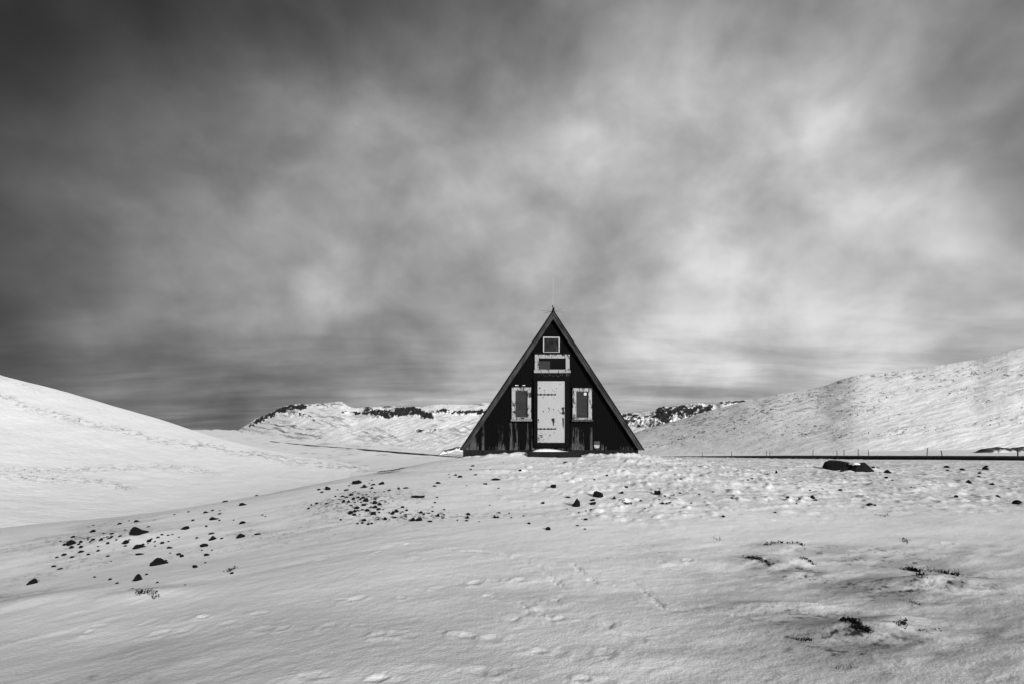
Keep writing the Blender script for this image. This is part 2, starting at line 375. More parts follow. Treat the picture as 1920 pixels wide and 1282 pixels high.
def spline(pts, n):
    P = np.array(pts, float); t = np.arange(len(P)); q = np.linspace(0, len(P) - 1, n); out = []
    for k in range(3):
        y = P[:, k]; i = np.clip(q.astype(int), 0, len(P) - 2); f = q - i
        g = lambda j: y[np.clip(j, 0, len(P) - 1)]
        p0, p1, p2, p3 = g(i - 1), g(i), g(i + 1), g(i + 2)
        out.append(.5 * (2 * p1 + (p2 - p0) * f + (2 * p0 - 5 * p1 + 4 * p2 - p3) * f ** 2 + (3 * p1 - p0 - 3 * p2 + p3) * f ** 3))
    return np.stack(out, -1)
road_c = spline([W(*p) for p in ROAD], 420)
def build_road():
    rcx = road_c[:, 0] / road_c[:, 1] * F + CX; road_k = road_c[rcx > 505]
    d = np.gradient(road_k, axis=0); nrm = np.stack([d[:, 1], -d[:, 0]], -1); nrm /= np.linalg.norm(nrm, axis=1)[:, None] + 1e-9
    nrm = np.where((nrm[:, 1] > 0)[:, None], -nrm, nrm)      # towards the camera
    top = road_k.copy(); top[:, 2] += 0.12
    rk = rcx[rcx > 505]; wk_ = .2 + .5 * sst(505, 720, rk) + .3 * sst(900, 1300, rk)
    def strip(offs, name, m, label, att=None):
        V = np.stack([np.concatenate([top[:, :2] + nrm * (o * wk_)[:, None], (top[:, 2] - .14 * (1 - wk_) + dz + (0.05 * (fbm(np.arange(len(top)) / 1.0, np.full(len(top), o), 3, 7) - .5) * 5 if abs(o) > 3.6 else 0))[:, None]], 1) for o, dz in offs], 1)
        me = gridmesh(name, V, attrs=att); return tag(link(name, me, m), label, kind='structure')
    strip([(-3.4, 0), (-1.7, .04), (0, .06), (1.7, .04), (3.4, 0)], 'road', M_asph, 'dark cleared road curving across the snow behind the hut')
    strip([(3.4, -.004), (3.8, -.02), (4.3, -.22), (5.0, -1.4)], 'embankment', M_bank, 'bare dark gravel verge along the near side of the road')
    strip([(-3.4, -.004), (-3.9, -.03), (-5.6, -.9), (-6.6, -1.8)], 'embankment', M_bank, 'bare dark gravel verge along the far side of the road')
build_road()

# ------------------------------------------------------------------ hills
def hill(name, label, m, pxs, sky, base, yb, yt, rows, seed, rough, relief, dirt, back=0.35, power=1.0):
    xp, sp = np.array(sky, float).T
    def smooth(tab, w):
        a = np.array(tab, float).T; o = 0; n = 0
        for k in np.linspace(-1, 1, 13):
            g = math.exp(-2.5 * k * k); o = o + g * np.interp(pxs + k * w, a[0], a[1]); n += g
        return (o / n)[None]
    px = pxs; t = np.concatenate([np.linspace(0, 1, rows), np.linspace(1, 1 + back, max(6, rows // 8))[1:]])
    T, PX = np.meshgrid(t, px, indexing='ij')
    I = lambda tab: smooth(tab, 170) * np.ones_like(T)
    sk = smooth(sky, 5 if seed == 50 else 22) + rough * (fbm(px / 6.0, px * 0 + seed, 3, seed, .6) - .5)[None] * np.clip(T, 0, 1) ** 10
    Sh = np.where(T <= 1, 1 - np.abs(1 - np.clip(T, 0, 1)) ** power, 1 - (np.maximum(T - 1, 0) * 2.2) ** 1.3)
    row = I(base) + (sk - I(base)) * Sh; Y = I(yb) + (I(yt) - I(yb)) * T
    X = Y * (PX - CX) / F; Z = EYE + Y * (HY - row) / F
    fade = sst(0, .12, T) * (.45 + .55 * sst(1.0, .85, T))
    Z = Z + relief(PX, row, X, Y, T) * fade
    me = gridmesh(name, np.stack([X, Y, Z], -1), attrs={'dirt': np.clip(dirt(PX, row, X, Y, T), 0, 1)})
    return tag(link(name, me, m), label, kind='structure')

# left slope
def rel_l(P, r, X, Y, T): return Y * (0.006 * (fbm(P / 160, r / 40, 3, 2) - .5) + 0.0012 * (fbm(P / 24 - r / 30, r / 6 + P / 60, 4, 8) - .5) + .0016 * bandl(P, r) * (fbm(P / 8, r / 3, 3, 9) - .3))
def line_y(P, pts): a = np.array(pts, float).T; return np.interp(P, a[0], a[1])
def bandl(P, r):
    l1 = line_y(P, [(-300,660),(0,742),(60,768),(100,776),(200,800),(300,825),(420,842),(520,858),(620,872),(720,880)])
    l2 = line_y(P, [(-200,880),(0,878),(100,882),(200,878),(300,876),(400,885),(500,900)])
    l3 = line_y(P, [(0,892),(100,898),(200,902),(240,915),(300,920)])
    return (np.exp(-((r - l1) / 7) ** 2) + .8 * np.exp(-((r - l2) / 6) ** 2) * sst(440, 380, P) + .8 * np.exp(-((r - l3) / 8) ** 2) * sst(270, 230, P)
            + .5 * np.exp(-((r - line_y(P, [(-100, 690), (0, 707), (100, 740)])) / 5) ** 2) * sst(120, 60, P))
def dirt_l(P, r, X, Y, T):
    b = bandl(P, r); s = fbm(P / 9 + r / 9, r / 1.6 - P / 24, 4, 18, .6); g = fbm(P / 3.2, r / 1.6, 3, 19)
    return b * (0.38 * sst(.46, .64, s) + .75 * sst(.68, .78, g) * sst(.5, .6, s)) + .05 * sst(.5, .75, fbm(P / 60 + r / 40, r / 7, 4, 20))
hill('hill_slope', 'smooth bright snow slope descending from the left edge', M_hill, np.linspace(-800, 800, 1100),
     [(-800,400),(-300,590),(0,703),(100,728),(200,757),(300,785),(400,818),(440,829),(500,842),(560,852),(640,866),(720,880),(800,895)],
     [(-800,1150),(0,1050),(400,985),(600,945),(740,915),(800,915)], [(-800,26),(0,28),(400,34),(740,48),(800,50)],
     [(-800,85),(0,108),(400,135),(720,130),(800,130)], 300, 3, .2, rel_l, dirt_l, power=1.15)

# right slope
def rel_r(P, r, X, Y, T): return Y * (0.006 * (fbm(P / 130 + r / 60, r / 30, 3, 32) - .5) + 0.0026 * (fbm(P / 26 + r / 12, r / 6 + P / 60, 4, 33, .55) - .5))
def dirt_r(P, r, X, Y, T):
    pa = fbm(P / 90 + r / 50, r / 20 + P / 160, 4, 40); s = fbm(P / 7 + r / 9, r / 2.0 + P / 20, 4, 41, .65); g = fbm(P / 3.4, r / 1.7, 3, 42)
    up = sst(845, 815, r)
    pb = fbm(P / 26 + r / 14, r / 9 + P / 90, 4, 48)
    d = up * (0.30 * sst(.44, .64, pa) * sst(.48, .66, s) * sst(.4, .6, pb) + .9 * sst(.64, .75, g) * sst(.48, .60, s) * sst(.42, .56, pa) + .12 * sst(.50, .68, pb) * sst(.4, .6, s))
    d += .8 * np.exp(-((r - line_y(P, [(1200, 842), (1300, 815), (1400, 790), (1520, 735), (1600, 706), (1900, 700)])) / 7) ** 2) * sst(.50, .62, s) * sst(.5, .62, fbm(P / 4.5, r / 2.2, 3, 46))
    return d
RS = [(900,860),(1100,845),(1170,818),(1205,805),(1240,796),(1290,781),(1340,766),(1398,751),(1447,740),(1495,733),(1543,724),(1575,712),(1603,704),(1631,701),(1711,692),(1791,680),(1831,674),(1856,666),(1892,657),(1920,651),(2200,590),(2900,520)]
hill('hill_slope', 'broad snowy hillside flecked with dark tundra rising on the right', M_rhill, np.concatenate([np.linspace(900, 1960, 1300), np.linspace(1965, 2900, 120)]),
     RS, [(900,868),(2900,868)], [(900,270),(1100,240),(1300,195),(1450,165),(1600,145),(1766,136),(1920,130),(2900,110)],
     [(900,340),(1100,312),(1300,272),(1450,250),(1600,232),(1766,222),(1920,214),(2900,190)], 330, 30, .5, rel_r, dirt_r, power=1.25)

# the mountain ridge behind
MS = [(250,812),(380,811),(440,810),(462,797),(480,786),(500,776),(520,766),(545,759),(560,757),(572,759),(600,756),(620,754),(640,752.5),(648,758),(656,762),(672,765),(690,762),(705,761),(740,762),(760,764),(800,760),(812,758),(820,758),
      (860,757),(880,757),(905,754.5),(960,752),(1000,760),(1100,772),(1166,776),(1194,773.5),(1215,770),(1242,762),(1270,760),(1300,757),(1311,754),(1322,758),(1345,757),(1352,752),(1398,750),(1450,748),(1600,745)]
def cliffs(P, r):
    c = np.zeros_like(P)
    def band(pts, w, x0, x1, k): return k * np.exp(-(np.abs(r - line_y(P, pts)) / w) ** 3) * sst(x0 - 8, x0 + 6, P) * sst(x1 + 8, x1 - 6, P)
    c += band([(680,771),(700,775),(740,774),(760,770),(780,770),(800,778),(815,782)], 8.0, 683, 812, 1.5)
    c += band([(640,763),(700,764),(740,761)], 1.4, 650, 745, .85)
    c += band([(815,770),(850,774),(870,775),(910,771)], 4.5, 815, 915, 1.0)
    c += band([(640,771),(660,774),(680,775)], 3, 640, 690, .8)
    c += band([(470,797),(500,779),(540,763),(560,761),(575,762)], 5.5, 470, 572, 1.35)
    c += band([(575,762),(640,757)], 4.5, 575, 650, .55)
    c += band([(520,775),(560,775),(590,785)], 7, 525, 590, .6)
    c += band([(760,806),(800,808),(815,806)], 3, 770, 820, .55)
    c += band([(1180,778),(1230,770),(1300,770),(1345,768)], 15, 1228, 1336, 1.2)
    c += band([(1160,785),(1220,790),(1260,790)], 13, 1160, 1262, .85)
    c += band([(1330,757),(1400,753)], 3.5, 1345, 1400, 1.0)
    c += band([(1166,779),(1190,778)], 3, 1166, 1195, .7)
    return c
def rel_m(P, r, X, Y, T): return Y * (0.008 * (fbm(P / 60 + r / 30, r / 22, 4, 52) - .5) + .0030 * (fbm(P / 12 + r / 6, r / 6 + P / 40, 5, 53, .6) - .5) + .006 * sst(.3, .6, cliffs(P, r)) * (fbm(P / 4, r / 3, 3, 54) - .3))
def dirt_m(P, r, X, Y, T):
    c = cliffs(P, r); n = fbm(P / 7 + r / 10, r / 3.6, 5, 57, .62)
    d = sst(.545, .63, n * .95 + c * .30 - .13) * sst(.15, .4, c)
    s = fbm((P + 1.6 * r) / 22, (r - P * .25) / 3.0, 5, 60, .6)
    slope = .50 * sst(.46, .68, s) * sst(.38, .6, fbm(P / 70, r / 18, 3, 61)) * sst(850, 815, r)
    left = .42 * np.exp(-((r - line_y(P, [(400, 815), (470, 808), (520, 800), (600, 812), (640, 818)])) / 9) ** 2) * sst(400, 470, P) * sst(660, 560, P) * sst(.40, .6, s)
    sp = .8 * sst(.74, .82, fbm(P / 3, r / 1.8, 3, 63)) * sst(.5, .6, s)
    return np.maximum(d, slope + left + sp)
hill('mountain_ridge', 'snowy mountain ridge with broken black cliff bands behind the hut', M_far, np.linspace(250, 1600, 1800),
     MS, [(250,822),(440,820),(520,828),(600,836),(700,846),(870,858),(1100,860),(1600,860)],
     [(250,760),(440,700),(520,430),(600,400),(700,370),(870,330),(1100,320),(1600,330)], [(250,1300),(440,1000),(600,800),(900,760),(1200,800),(1600,850)],
     260, 50, 1.2, rel_m, dirt_m, power=1.1)
def dirt_p(P, r, X, Y, T): return .9 * sst(.48, .6, fbm(P / 6 + r / 5, r / 3, 4, 77)) * sst(402, 396, P) + .35 * sst(.5, .7, fbm(P / 9, r / 2, 3, 78))
hill('mountain_peak', 'tiny snow-capped peak far off at the end of the left slope', M_far, np.linspace(300, 520, 300),
     [(300,815),(370,813),(385,809),(398,803),(404,802.5),(412,804),(420,807),(430,806),(445,808),(460,806),(520,810)], [(300,822),(520,822)], [(300,1300),(520,1300)], [(300,1900),(520,1900)],
     60, 70, .8, lambda P, r, X, Y, T: 0 * P, dirt_p)

# ------------------------------------------------------------------ the hut
HYD = 17.6                                   # distance of the front wall
def hx(px, Y=HYD): return Y * (px - CX) / F
def hz(py, Y=HYD): return EYE + Y * (HY - py) / F
HO = Vector((hx(1033), HYD, hz(855)))
hut = empty('a_frame_hut', HO)
tag(hut, 'black weathered A-frame mountain hut with a flaking white door', 'hut')
def B(): return MB(HO)
def sheet_peel():                             # black boards with strips of bare wood
    M = NT('black_boards'); v = M.coord((34, 1, 2.4)); n = M.noise(v, 1.0, 6, .72); v2 = M.coord((80, 1, 7)); g = M.noise(v2, 1.0, 4, .6)
    w = M.attr('worn'); k = M.math('ADD', w, M.math('MULTIPLY', M.math('SUBTRACT', n, 0.5), 1.9))
    col = M.mix(M.ramp(k, .49, .62), M.mix(M.ramp(g, .3, .75), .0006, .0035), M.mix(M.ramp(g, .3, .7), .01, .11))
    M.l(col, M.b.inputs['Base Color']); M.b.inputs['Roughness'].default_value = .9; M.b.inputs['Specular IOR Level'].default_value = .08
    M.bump(g, .5, .006); return M.m
def build_wall():
    px = np.linspace(872, 1201, 660); ax, ay = 1037.0, 590.0
    top = np.where(px < ax, np.interp(px, [866, ax], [846, ay]), np.interp(px, [ax, 1206], [ay, 846]))
    t = np.linspace(0, 1, 150); T, P = np.meshgrid(t, px, indexing='ij')
    R = 843 + (np.minimum(top, 842.5)[None] - 843) * T
    bw = 5.2; ph = ((P - 872) / bw) % 1.0; bi = np.floor((P - 872) / bw)
    groove = sst(.10, .0, ph) + sst(.90, 1.0, ph)
    lip = .012 * _h(bi, bi * 0, 3)
    Y = HYD - .02 - lip + .022 * np.clip(groove, 0, 1)
    X = HYD * (P - CX) / F; Z = EYE + HYD * (HY - R) / F
    br = _h(bi, bi * 0 + 1, 5)                # every board weathers differently
    low = sst(740, 842, R)
    w = (.10 + .40 * low) * (.35 + 1.0 * br) * (.45 + .55 * sst(1010, 900, P) + .0 * P)
    for a, b, s in ((957, 998, 790), (1073, 1111, 790)):
        w += .24 * sst(a - 3, a + 2, P) * sst(b + 3, b - 2, P) * sst(s - 2, s + 3, R) * (.1 + 1.2 * br)
    w += .28 * sst(825, 845, R) * (.2 + br)
    w -= .3 * sst(740, 700, R)
    w = np.where((P > 1040) & (R < 800), w * .4, w)
    me = gridmesh('wall', np.stack([X - HO.x, Y - HO.y, Z - HO.z], -1), attrs={'worn': w}, smooth=False)
    link('wall', me, sheet_peel(), hut)
    b = B(); z0 = hz(843); b.prism([(hx(874), z0), (hx(1199), z0), (hx(1037), hz(592))], HYD + 5.4, HYD + 5.45)
    b.build('gable_frame', M_frame, hut); b = B()
    b.prism([(hx(874), z0), (hx(1199), z0), (hx(1037), hz(592))], HYD + .01, HYD + .06); b.build('gable_frame', M_frame, hut)
build_wall()

b = B()                                        # plinth
for a, c, dy in ((868.5, 905, .03), (905.6, 952, .025), (952.6, 990, .035), (1084, 1106, .03), (1106.6, 1133, .015), (1133.6, 1160, .04), (1160.6, 1196.5, .03)):
    b.box(hx(a), hx(c), HYD - dy, HYD + 5.35, hz(866), hz(842.6), .004)
b.box(hx(990.6), hx(1083.4), HYD + .01, HYD + 5.3, hz(866), hz(842.6))
b.build('plinth', M_conc, hut, bevel=.008)

# roof slopes, thin and reaching back over the whole length
def slope_poly(xa, ya, xb, yb, w0, w1, Y):
    """strip between offsets w0..w1 (photo px, towards the inside) along the eave line, in the plane at Y"""
    dx, dy = xb - xa, yb - ya; L = math.hypot(dx, dy); nx, ny = -dy / L, dx / L
    if (1037 - (xa + xb) / 2) * nx < 0: nx, ny = -nx, -ny
    f = lambda px, py: (hx(px, Y), hz(py, Y))
    return [f(xa + nx * w0, ya + ny * w0), f(xb + nx * w0, yb + ny * w0), f(xb + nx * w1, yb + ny * w1), f(xa + nx * w1, ya + ny * w1)]
YB = HYD - .17
def vert_cut(xa, ya, xb, yb, w0, w1, Y):
    """same strip, mitred on the ridge line and cut level at the eave"""
    s = (xb - xa) / (yb - ya); dx, dy = xb - xa, yb - ya; L = math.hypot(dx, dy); k = L / abs(dy)     # horizontal width per unit of thickness
    sg = 1 if xa < 1037 else -1
    def at(y, w): return xa + (y - ya) * s + sg * w * k
    def y_at_mid(w): return ya + (1037.3 - xa - sg * w * k) / s
    f = lambda px, py: (hx(px, Y), hz(py, Y))
    return [f(at(ya, w0), ya), f(at(ya, w1) , ya), f(1037.3, y_at_mid(w1)), f(1037.3, y_at_mid(w0))]
for (xa, ya) in ((860.5, 843.5), (1209.0, 843.5)):
    b = B(); b.prism(vert_cut(xa, ya, 1037.3, 580.5, 0, 2.6, YB), YB - .012, HYD + 5.75); b.build('roof_slope', M_roof, hut)
    b = B(); b.prism(vert_cut(xa, ya, 1037.3, 580.5, 2.75, 9.8, YB), YB, YB + .035)
    b.prism(vert_cut(xa, ya, 1037.3, 580.5, 2.75, 5.0, YB), YB - .02, YB - .001)
    b.build('barge_board', barge_mat(-math.atan(176/263) if xa < 1037 else math.atan(176/263), 0 if xa < 1037 else 5), hut, bevel=.003)
    b = B(); b.prism(vert_cut(xa, ya, 1037.3, 580.5, 2.7, 8.5, YB), YB + .037, HYD + .02); b.build('soffit', M_frame, hut)
b = B(); b.box(hx(1035.6), hx(1039), YB - .03, HYD + 5.7, hz(584), hz(579.6)); b.build('ridge_cap', M_roof, hut, bevel=.008)

def ring(b, x0, x1, y0, y1, w, d0, d1, wt=None, wb=None):
    """four members round an opening; photo px; d0, d1 = distances in front of the wall"""
    wt = wt or w; wb = wb or w; A, C = HYD - d1, HYD - d0; j = .003
    b.box(hx(x0), hx(x1), A, C, hz(y0 + wt), hz(y0), j)
    b.box(hx(x0), hx(x1), A + .002, C, hz(y1), hz(y1 - wb), j)
    b.box(hx(x0), hx(x0 + w), A + .004, C, hz(y1 - wb - .1), hz(y0 + wt + .1), j)
    b.box(hx(x1 - w), hx(x1), A + .004, C, hz(y1 - wb - .1), hz(y0 + wt + .1), j)
def pane_mat(name, lo, hi, sc=3.0, rough=.6, streak=(1, 1, 1)):
    M = NT(name); v = M.coord(streak, rot=(0, .5, 0)); n = M.noise(v, sc, 6, .6)
    M.l(M.mix(M.ramp(n, .32, .7), lo, hi), M.b.inputs['Base Color']); M.b.inputs['Roughness'].default_value = rough
    M.b.inputs['Specular IOR Level'].default_value = .06; M.bump(n, .3, .004); return M.m
M_pane = pane_mat('dull_grey_glazing', .017, .034, 2.5, .4, (1, 1, 3))
M_black = pane_mat('dark_glazing', .0006, .002, 2.0, .6)
M_board = pane_mat('mottled_board', .003, .03, 4.5, .8, (1.6, 1, 1))
def rect(b, x0, x1, y0, y1, d0, d1, j=0): b.box(hx(x0), hx(x1), HYD - d1, HYD - d0, hz(y1), hz(y0), j)

# small hatch under the ridge
w = B(); ring(w, 1018, 1049, 632.4, 662, 1.9, .02, .075); wo = w.build('window', peel_mat('hatch_white', .40, .04, 9, .30), hut, bevel=.003)
wo['label'] = 'small square hatch with a thin white frame near the ridge'
p = B(); rect(p, 1020, 1047, 634.4, 660, .02, .048); p.build('pane', M_board, wo)
# wide window over the door
w = B(); ring(w, 1002.5, 1067.5, 664.5, 698, 7.4, .02, .085, wt=7.5, wb=5.2); wo = w.build('window', peel_mat('lintel_white', .30, .02, 7, .455, (1.8, 1, 1), .10), hut, bevel=.006)
wo['label'] = 'wide low window above the door in a flaking white frame'
p = B(); rect(p, 1009.5, 1060.5, 671.5, 693, .02, .032); p.build('pane', M_black, wo)
p = B(); rect(p, 1010.3, 1031, 677, 692.6, .034, .046); p.build('blind', pane_mat('grey_blind', .025, .035, 2, .8), wo)
s = B(); rect(s, 1000.8, 1069.2, 694, 699.4, .087, .125); s.build('sill', peel_mat('sill_white', .27, .05, 7, .42, (3, 1, 1)), wo, bevel=.004)
h = B(); rect(h, 1000.5, 1069.5, 661.6, 664.2, .02, .13); h.build('drip_cap', M_frame, wo)
# the two side windows
def side_window(x0, x1, y0, y1, seed, label, dark_sill):
    w = B(); ring(w, x0, x1, y0, y1, 6.6, .02, .10, wt=6.4, wb=3.0)
    o = w.build('window', peel_mat('window_white_%d' % seed, .33, .02, 7, .455, (1.6, 1, .8), .10, seed=seed * 3.7), hut, bevel=.008); o['label'] = label
    i = B(); ring(i, x0 + 6.3, x1 - 6.3, y0 + 6.2, y1 - 2.8, 1.4, .018, .055); i.build('frame', peel_mat('inner_%d' % seed, .13, .02, 8, .42, seed=seed), o)
    p = B(); rect(p, x0 + 6.6, x1 - 6.6, y0 + 6.4, y1 - 3, .02, .035); p.build('pane', M_pane, o)
    s = B(); rect(s, x0 - 1.6, x1 + 1.6, y1 + .15, y1 + (3.6 if dark_sill else 3.8), .02, .145, .004)
    s.build('sill', dark_mat('sill_dark', .015, .08, 9, stretch=(3, 1, 1)) if dark_sill else peel_mat('sill_grey', .2, .03, 7, .45, (3, 1, 1)), o, bevel=.005)
    h = B(); rect(h, x0 - .8, x1 + 1.2, y0 - 2.4, y0 - .15, .02, .13)
    h.build('drip_cap', M_frame, o); return o
lw = side_window(959.3, 995.6, 725.8, 785.4, 1, 'grey-paned window with white flaking frame left of the door', False)
rw = side_window(1073, 1109, 727.3, 786.3, 2, 'grey-paned window with a round white sticker right of the door', True)
s = B(); rect(s, 966, 972, 722.3, 723.9, .04, .12, .01); s.build('snow_patch', M_white, lw); s = B(); rect(s, 979, 984, 722.3, 723.7, .04, .12, .01); s.build('snow_patch', M_white, lw)
d = B(); n = 20; cx, cz = hx(1097), hz(738.2)
d.prism([(cx + .047 * math.cos(2 * math.pi * k / n), cz + .047 * math.sin(2 * math.pi * k / n)) for k in range(n)], HYD - .040, HYD - .0355)
dm = NT('sticker_white'); dm.b.inputs['Base Color'].default_value = (.45, .45, .45, 1); d.build('sticker', dm.m, rw)

# board above the door with faded painted characters
s = B(); rect(s, 1000.5, 1069, 699.8, 708.2, .02, .05); sb = s.build('sign_board', M_frame, hut)
sb['label'] = 'black board above the door with nearly vanished lettering'
s = B()
def stroke(x0, y0, x1, y1, w=.75):
    dx, dy = x1 - x0, y1 - y0; L = math.hypot(dx, dy) or 1; nx, ny = -dy / L * w / 2, dx / L * w / 2
    s.prism([(hx(x0 + nx), hz(y0 + ny)), (hx(x1 + nx), hz(y1 + ny)), (hx(x1 - nx), hz(y1 - ny)), (hx(x0 - nx), hz(y0 - ny))], HYD - .0545, HYD - .0505)
for q in ((1009, 704.4, 1012.2, 704.4), (1014.8, 700, 1014.8, 703), (1015, 700, 1019, 703.6), (1019.6, 699.9, 1019.6, 703), (1021.8, 704.4, 1023.8, 704.4),
          (1027, 700, 1031, 703.8), (1031.3, 699.6, 1031.3, 703.6), (1027.4, 705, 1029.6, 705), (1034, 704.8, 1039, 704.4), (1038.6, 700, 1038.6, 704.6), (1038.6, 700.2, 1043, 700.4),
          (1043, 700.4, 1043.4, 702.4), (1040, 702.6, 1043.4, 702.6), (1042.6, 702.6, 1045.6, 705.6), (1045.6, 705.6, 1047.6, 704.4), (1050, 700, 1050, 703.8), (1053.4, 700.2, 1055, 704.4),
          (1061.4, 700.6, 1066.6, 700.6), (1061.6, 702.8, 1066.6, 702.8), (1061.4, 704.6, 1066.8, 704.6), (1061.6, 701, 1061.6, 704.6), (1066.6, 701, 1066.6, 704.6)): stroke(*q)
s.build('lettering', peel_mat('worn_lettering', .07, .01, 14, .5), sb)

# door
df = B()
rect(df, 1000.8, 1007.2, 709, 838, .02, .09, .003); rect(df, 1059.4, 1066, 709, 838, .02, .09, .003); rect(df, 999, 1067.5, 708.6, 713.4, .02, .10, .003)
rect(df, 1007.3, 1059.3, 830.2, 838.5, .02, .085)
df.build('door_frame', M_frame, hut, bevel=.004)
DM = NT('flaked_white_door'); v = DM.coord((1, 1, 1)); n1 = DM.noise(v, 3.0, 3, .5)
vo = DM.n('ShaderNodeTexVoronoi', Scale=5.5); DM.l(v, vo.inputs['Vector']); sp = DM.ramp(vo.outputs['Distance'], .085, .12)
msk = DM.ramp(n1, .44, .50); fine = DM.noise(v, 38, 4, .6)
vert = DM.noise(DM.coord((14, 1, 1.2)), 1.0, 4, .6)
c0 = DM.mix(DM.ramp(vert, .3, .75), .27, .31); c0 = DM.mix(DM.ramp(fine, .66, .74), c0, .15)
spot = DM.math('MULTIPLY', DM.math('SUBTRACT', 1.0, sp), msk); c1 = DM.mix(spot, c0, .015)
at = DM.attr('worn'); big = DM.noise(DM.coord((3, 1, 9)), 3.0, 5, .65); wk = DM.math('MULTIPLY', DM.ramp(big, .55, .62), at)
DM.l(DM.mix(wk, c1, .03), DM.b.inputs['Base Color']); DM.b.inputs['Roughness'].default_value = .6
px = np.linspace(1007.7, 1059.0, 90); py = np.linspace(829.3, 714.2, 180); PY, PX = np.meshgrid(py, px, indexing='ij')
Yd = HYD - .055 - .003 * (fbm(PX / 12, PY / 12, 3, 4) - .5) + .012 * np.exp(-((PX - 1033.5) / .5) ** 2) * 0
wr = sst(802, 824, PY) * (1 - .8 * sst(1016, 1034, PX)) + .8 * np.exp(-((PY - 816) / 2) ** 2) * sst(1024, 1016, PX)
me = gridmesh('door', np.stack([hx(PX) - HO.x, Yd - HO.y, hz(PY) - HO.z], -1), attrs={'worn': np.clip(wr, 0, 1)})
door = link('door', me, DM.m, hut); door['label'] = 'flaking white plank door with two iron strap hinges'
sd = door.modifiers.new('thick', 'SOLIDIFY'); sd.thickness = .03; sd.offset = -1
for y in (739.6, 803.6):
    h = B(); rect(h, 1005.5, 1041.5, y - .9, y + .9, .060, .066)
    for x, wv in ((1007, 1.6), (1012.5, 2.4), (1020, 1.6), (1027, 2.6), (1033.5, 1.6), (1040.5, 1.6)): rect(h, x, x + wv, y - 1.9, y + 1.3, .0665, .074, .002)
    h.build('hinge', M_iron, door)
h = B(); rect(h, 1054.4, 1057.0, 762.8, 777, .060, .068); rect(h, 1053.2, 1060.4, 772.2, 774.4, .0685, .095)
h.prism([(hx(1055.8) + .03 * math.cos(k * math.pi / 5), hz(764.6) + .03 * math.sin(k * math.pi / 5)) for k in range(10)], HYD - .11, HYD - .0685)
h.build('latch', M_iron, door, bevel=.002)
h = B(); h.prism([(hx(1054.2), hz(783)), (hx(1056.9), hz(783)), (hx(1057.0), hz(795)), (hx(1056), hz(803)), (hx(1055), hz(798))][::-1], HYD - .067, HYD - .060); h.build('pull_strap', M_iron, door)
def blob(b, cx, cy, rx, ry, d0, d1, n=18, j=.35):
    b.prism([(hx(cx + rx * (1 + random.uniform(-j, j)) * math.cos(2 * math.pi * k / n)), hz(cy - ry * (1 + random.uniform(-j, j)) * math.sin(2 * math.pi * k / n))) for k in range(n)], HYD - d1, HYD - d0)
h = B(); blob(h, 1037.2, 786.6, 3.0, 3.6, .060, .066); h.prism([(hx(1035.8), hz(789)), (hx(1039.2), hz(789)), (hx(1038), hz(797)), (hx(1037.2), hz(799))][::-1], HYD - .064, HYD - .060)
h.prism([(hx(1033.2), hz(784.6)), (hx(1036), hz(785)), (hx(1036), hz(788.4))][::-1], HYD - .0645, HYD - .060)
h.build('rust_scar', M_iron, door)
h = B()
for q in ((1012, 727, 1.5, 1.3), (1038.6, 746, .6, .6), (1043, 728, .8, .7), (1029, 764.5, 1.2, 1.0), (1030.5, 767, .9, 1), (1029, 771, .9, .8), (1019, 771, 1.1, 1.1), (1047, 768, .9, .8), (1048.6, 771.6, .9, .8),
          (1050.4, 774.4, .8, .8), (1036.2, 732, .8, .7), (1039.8, 733.6, .7, .6), (1031, 815.5, 1.2, 1.3), (1009.2, 787, 1.0, 2.2), (1014, 816, 4.6, 1.0), (1015.5, 819, 2.4, .9)):
    h = B(); blob(h, *q, .0585, .0615, n=9, j=.3); h.build('rust_spot', M_iron, door)

# doorstep with a slice of snow
b = B(); rect(b, 988.5, 1086, 845.6, 860, .04, .62); b.build('doorstep', M_conc, hut, bevel=.012)
xs = np.linspace(996, 1068, 60); ys = np.linspace(HYD - .60, HYD - .06, 12); YY, XX = np.meshgrid(ys, xs, indexing='ij')
prof = np.interp(XX, [996, 1003, 1012, 1030, 1042, 1055, 1068], [0, .055, .085, .088, .06, .022, 0]); ed = np.sin(np.clip((YY - (HYD - .60)) / .54, 0, 1) * math.pi) ** .35
Z = hz(845.8) + prof * ed * (0.9 + .3 * fbm(XX / 6, YY * 6, 3, 3)) - .003
me = gridmesh('snow', np.stack([hx(XX) - HO.x, YY - HO.y, Z - HO.z], -1), attrs={'dirt': XX * 0}); 
so = link('doorstep_snow', me, M_snow); so.location = HO; tag(so, 'thin slice of snow lying on the doorstep under the white door', 'snow')
# small plate low on the right of the wall
b = B(); rect(b, 1112.8, 1124.0, 826.4, 833.2, .035, .07); vp = b.build('vent_cover', dark_mat('dull_plate', .02, .06, 8), hut, bevel=.004); vp['label'] = 'small flaking vent cover low on the front wall'
b = B(); b.prism([(hx(x), hz(y)) for x, y in ((1113.2, 833.4), (1113.6, 835.2), (1114.8, 839.4), (1122.4, 839.2), (1123.4, 835.6), (1123.8, 833.4))][::-1], HYD - .066, HYD - .036)
b.build('flap', peel_mat('flap_white', .4, .02, 16, .45), vp)
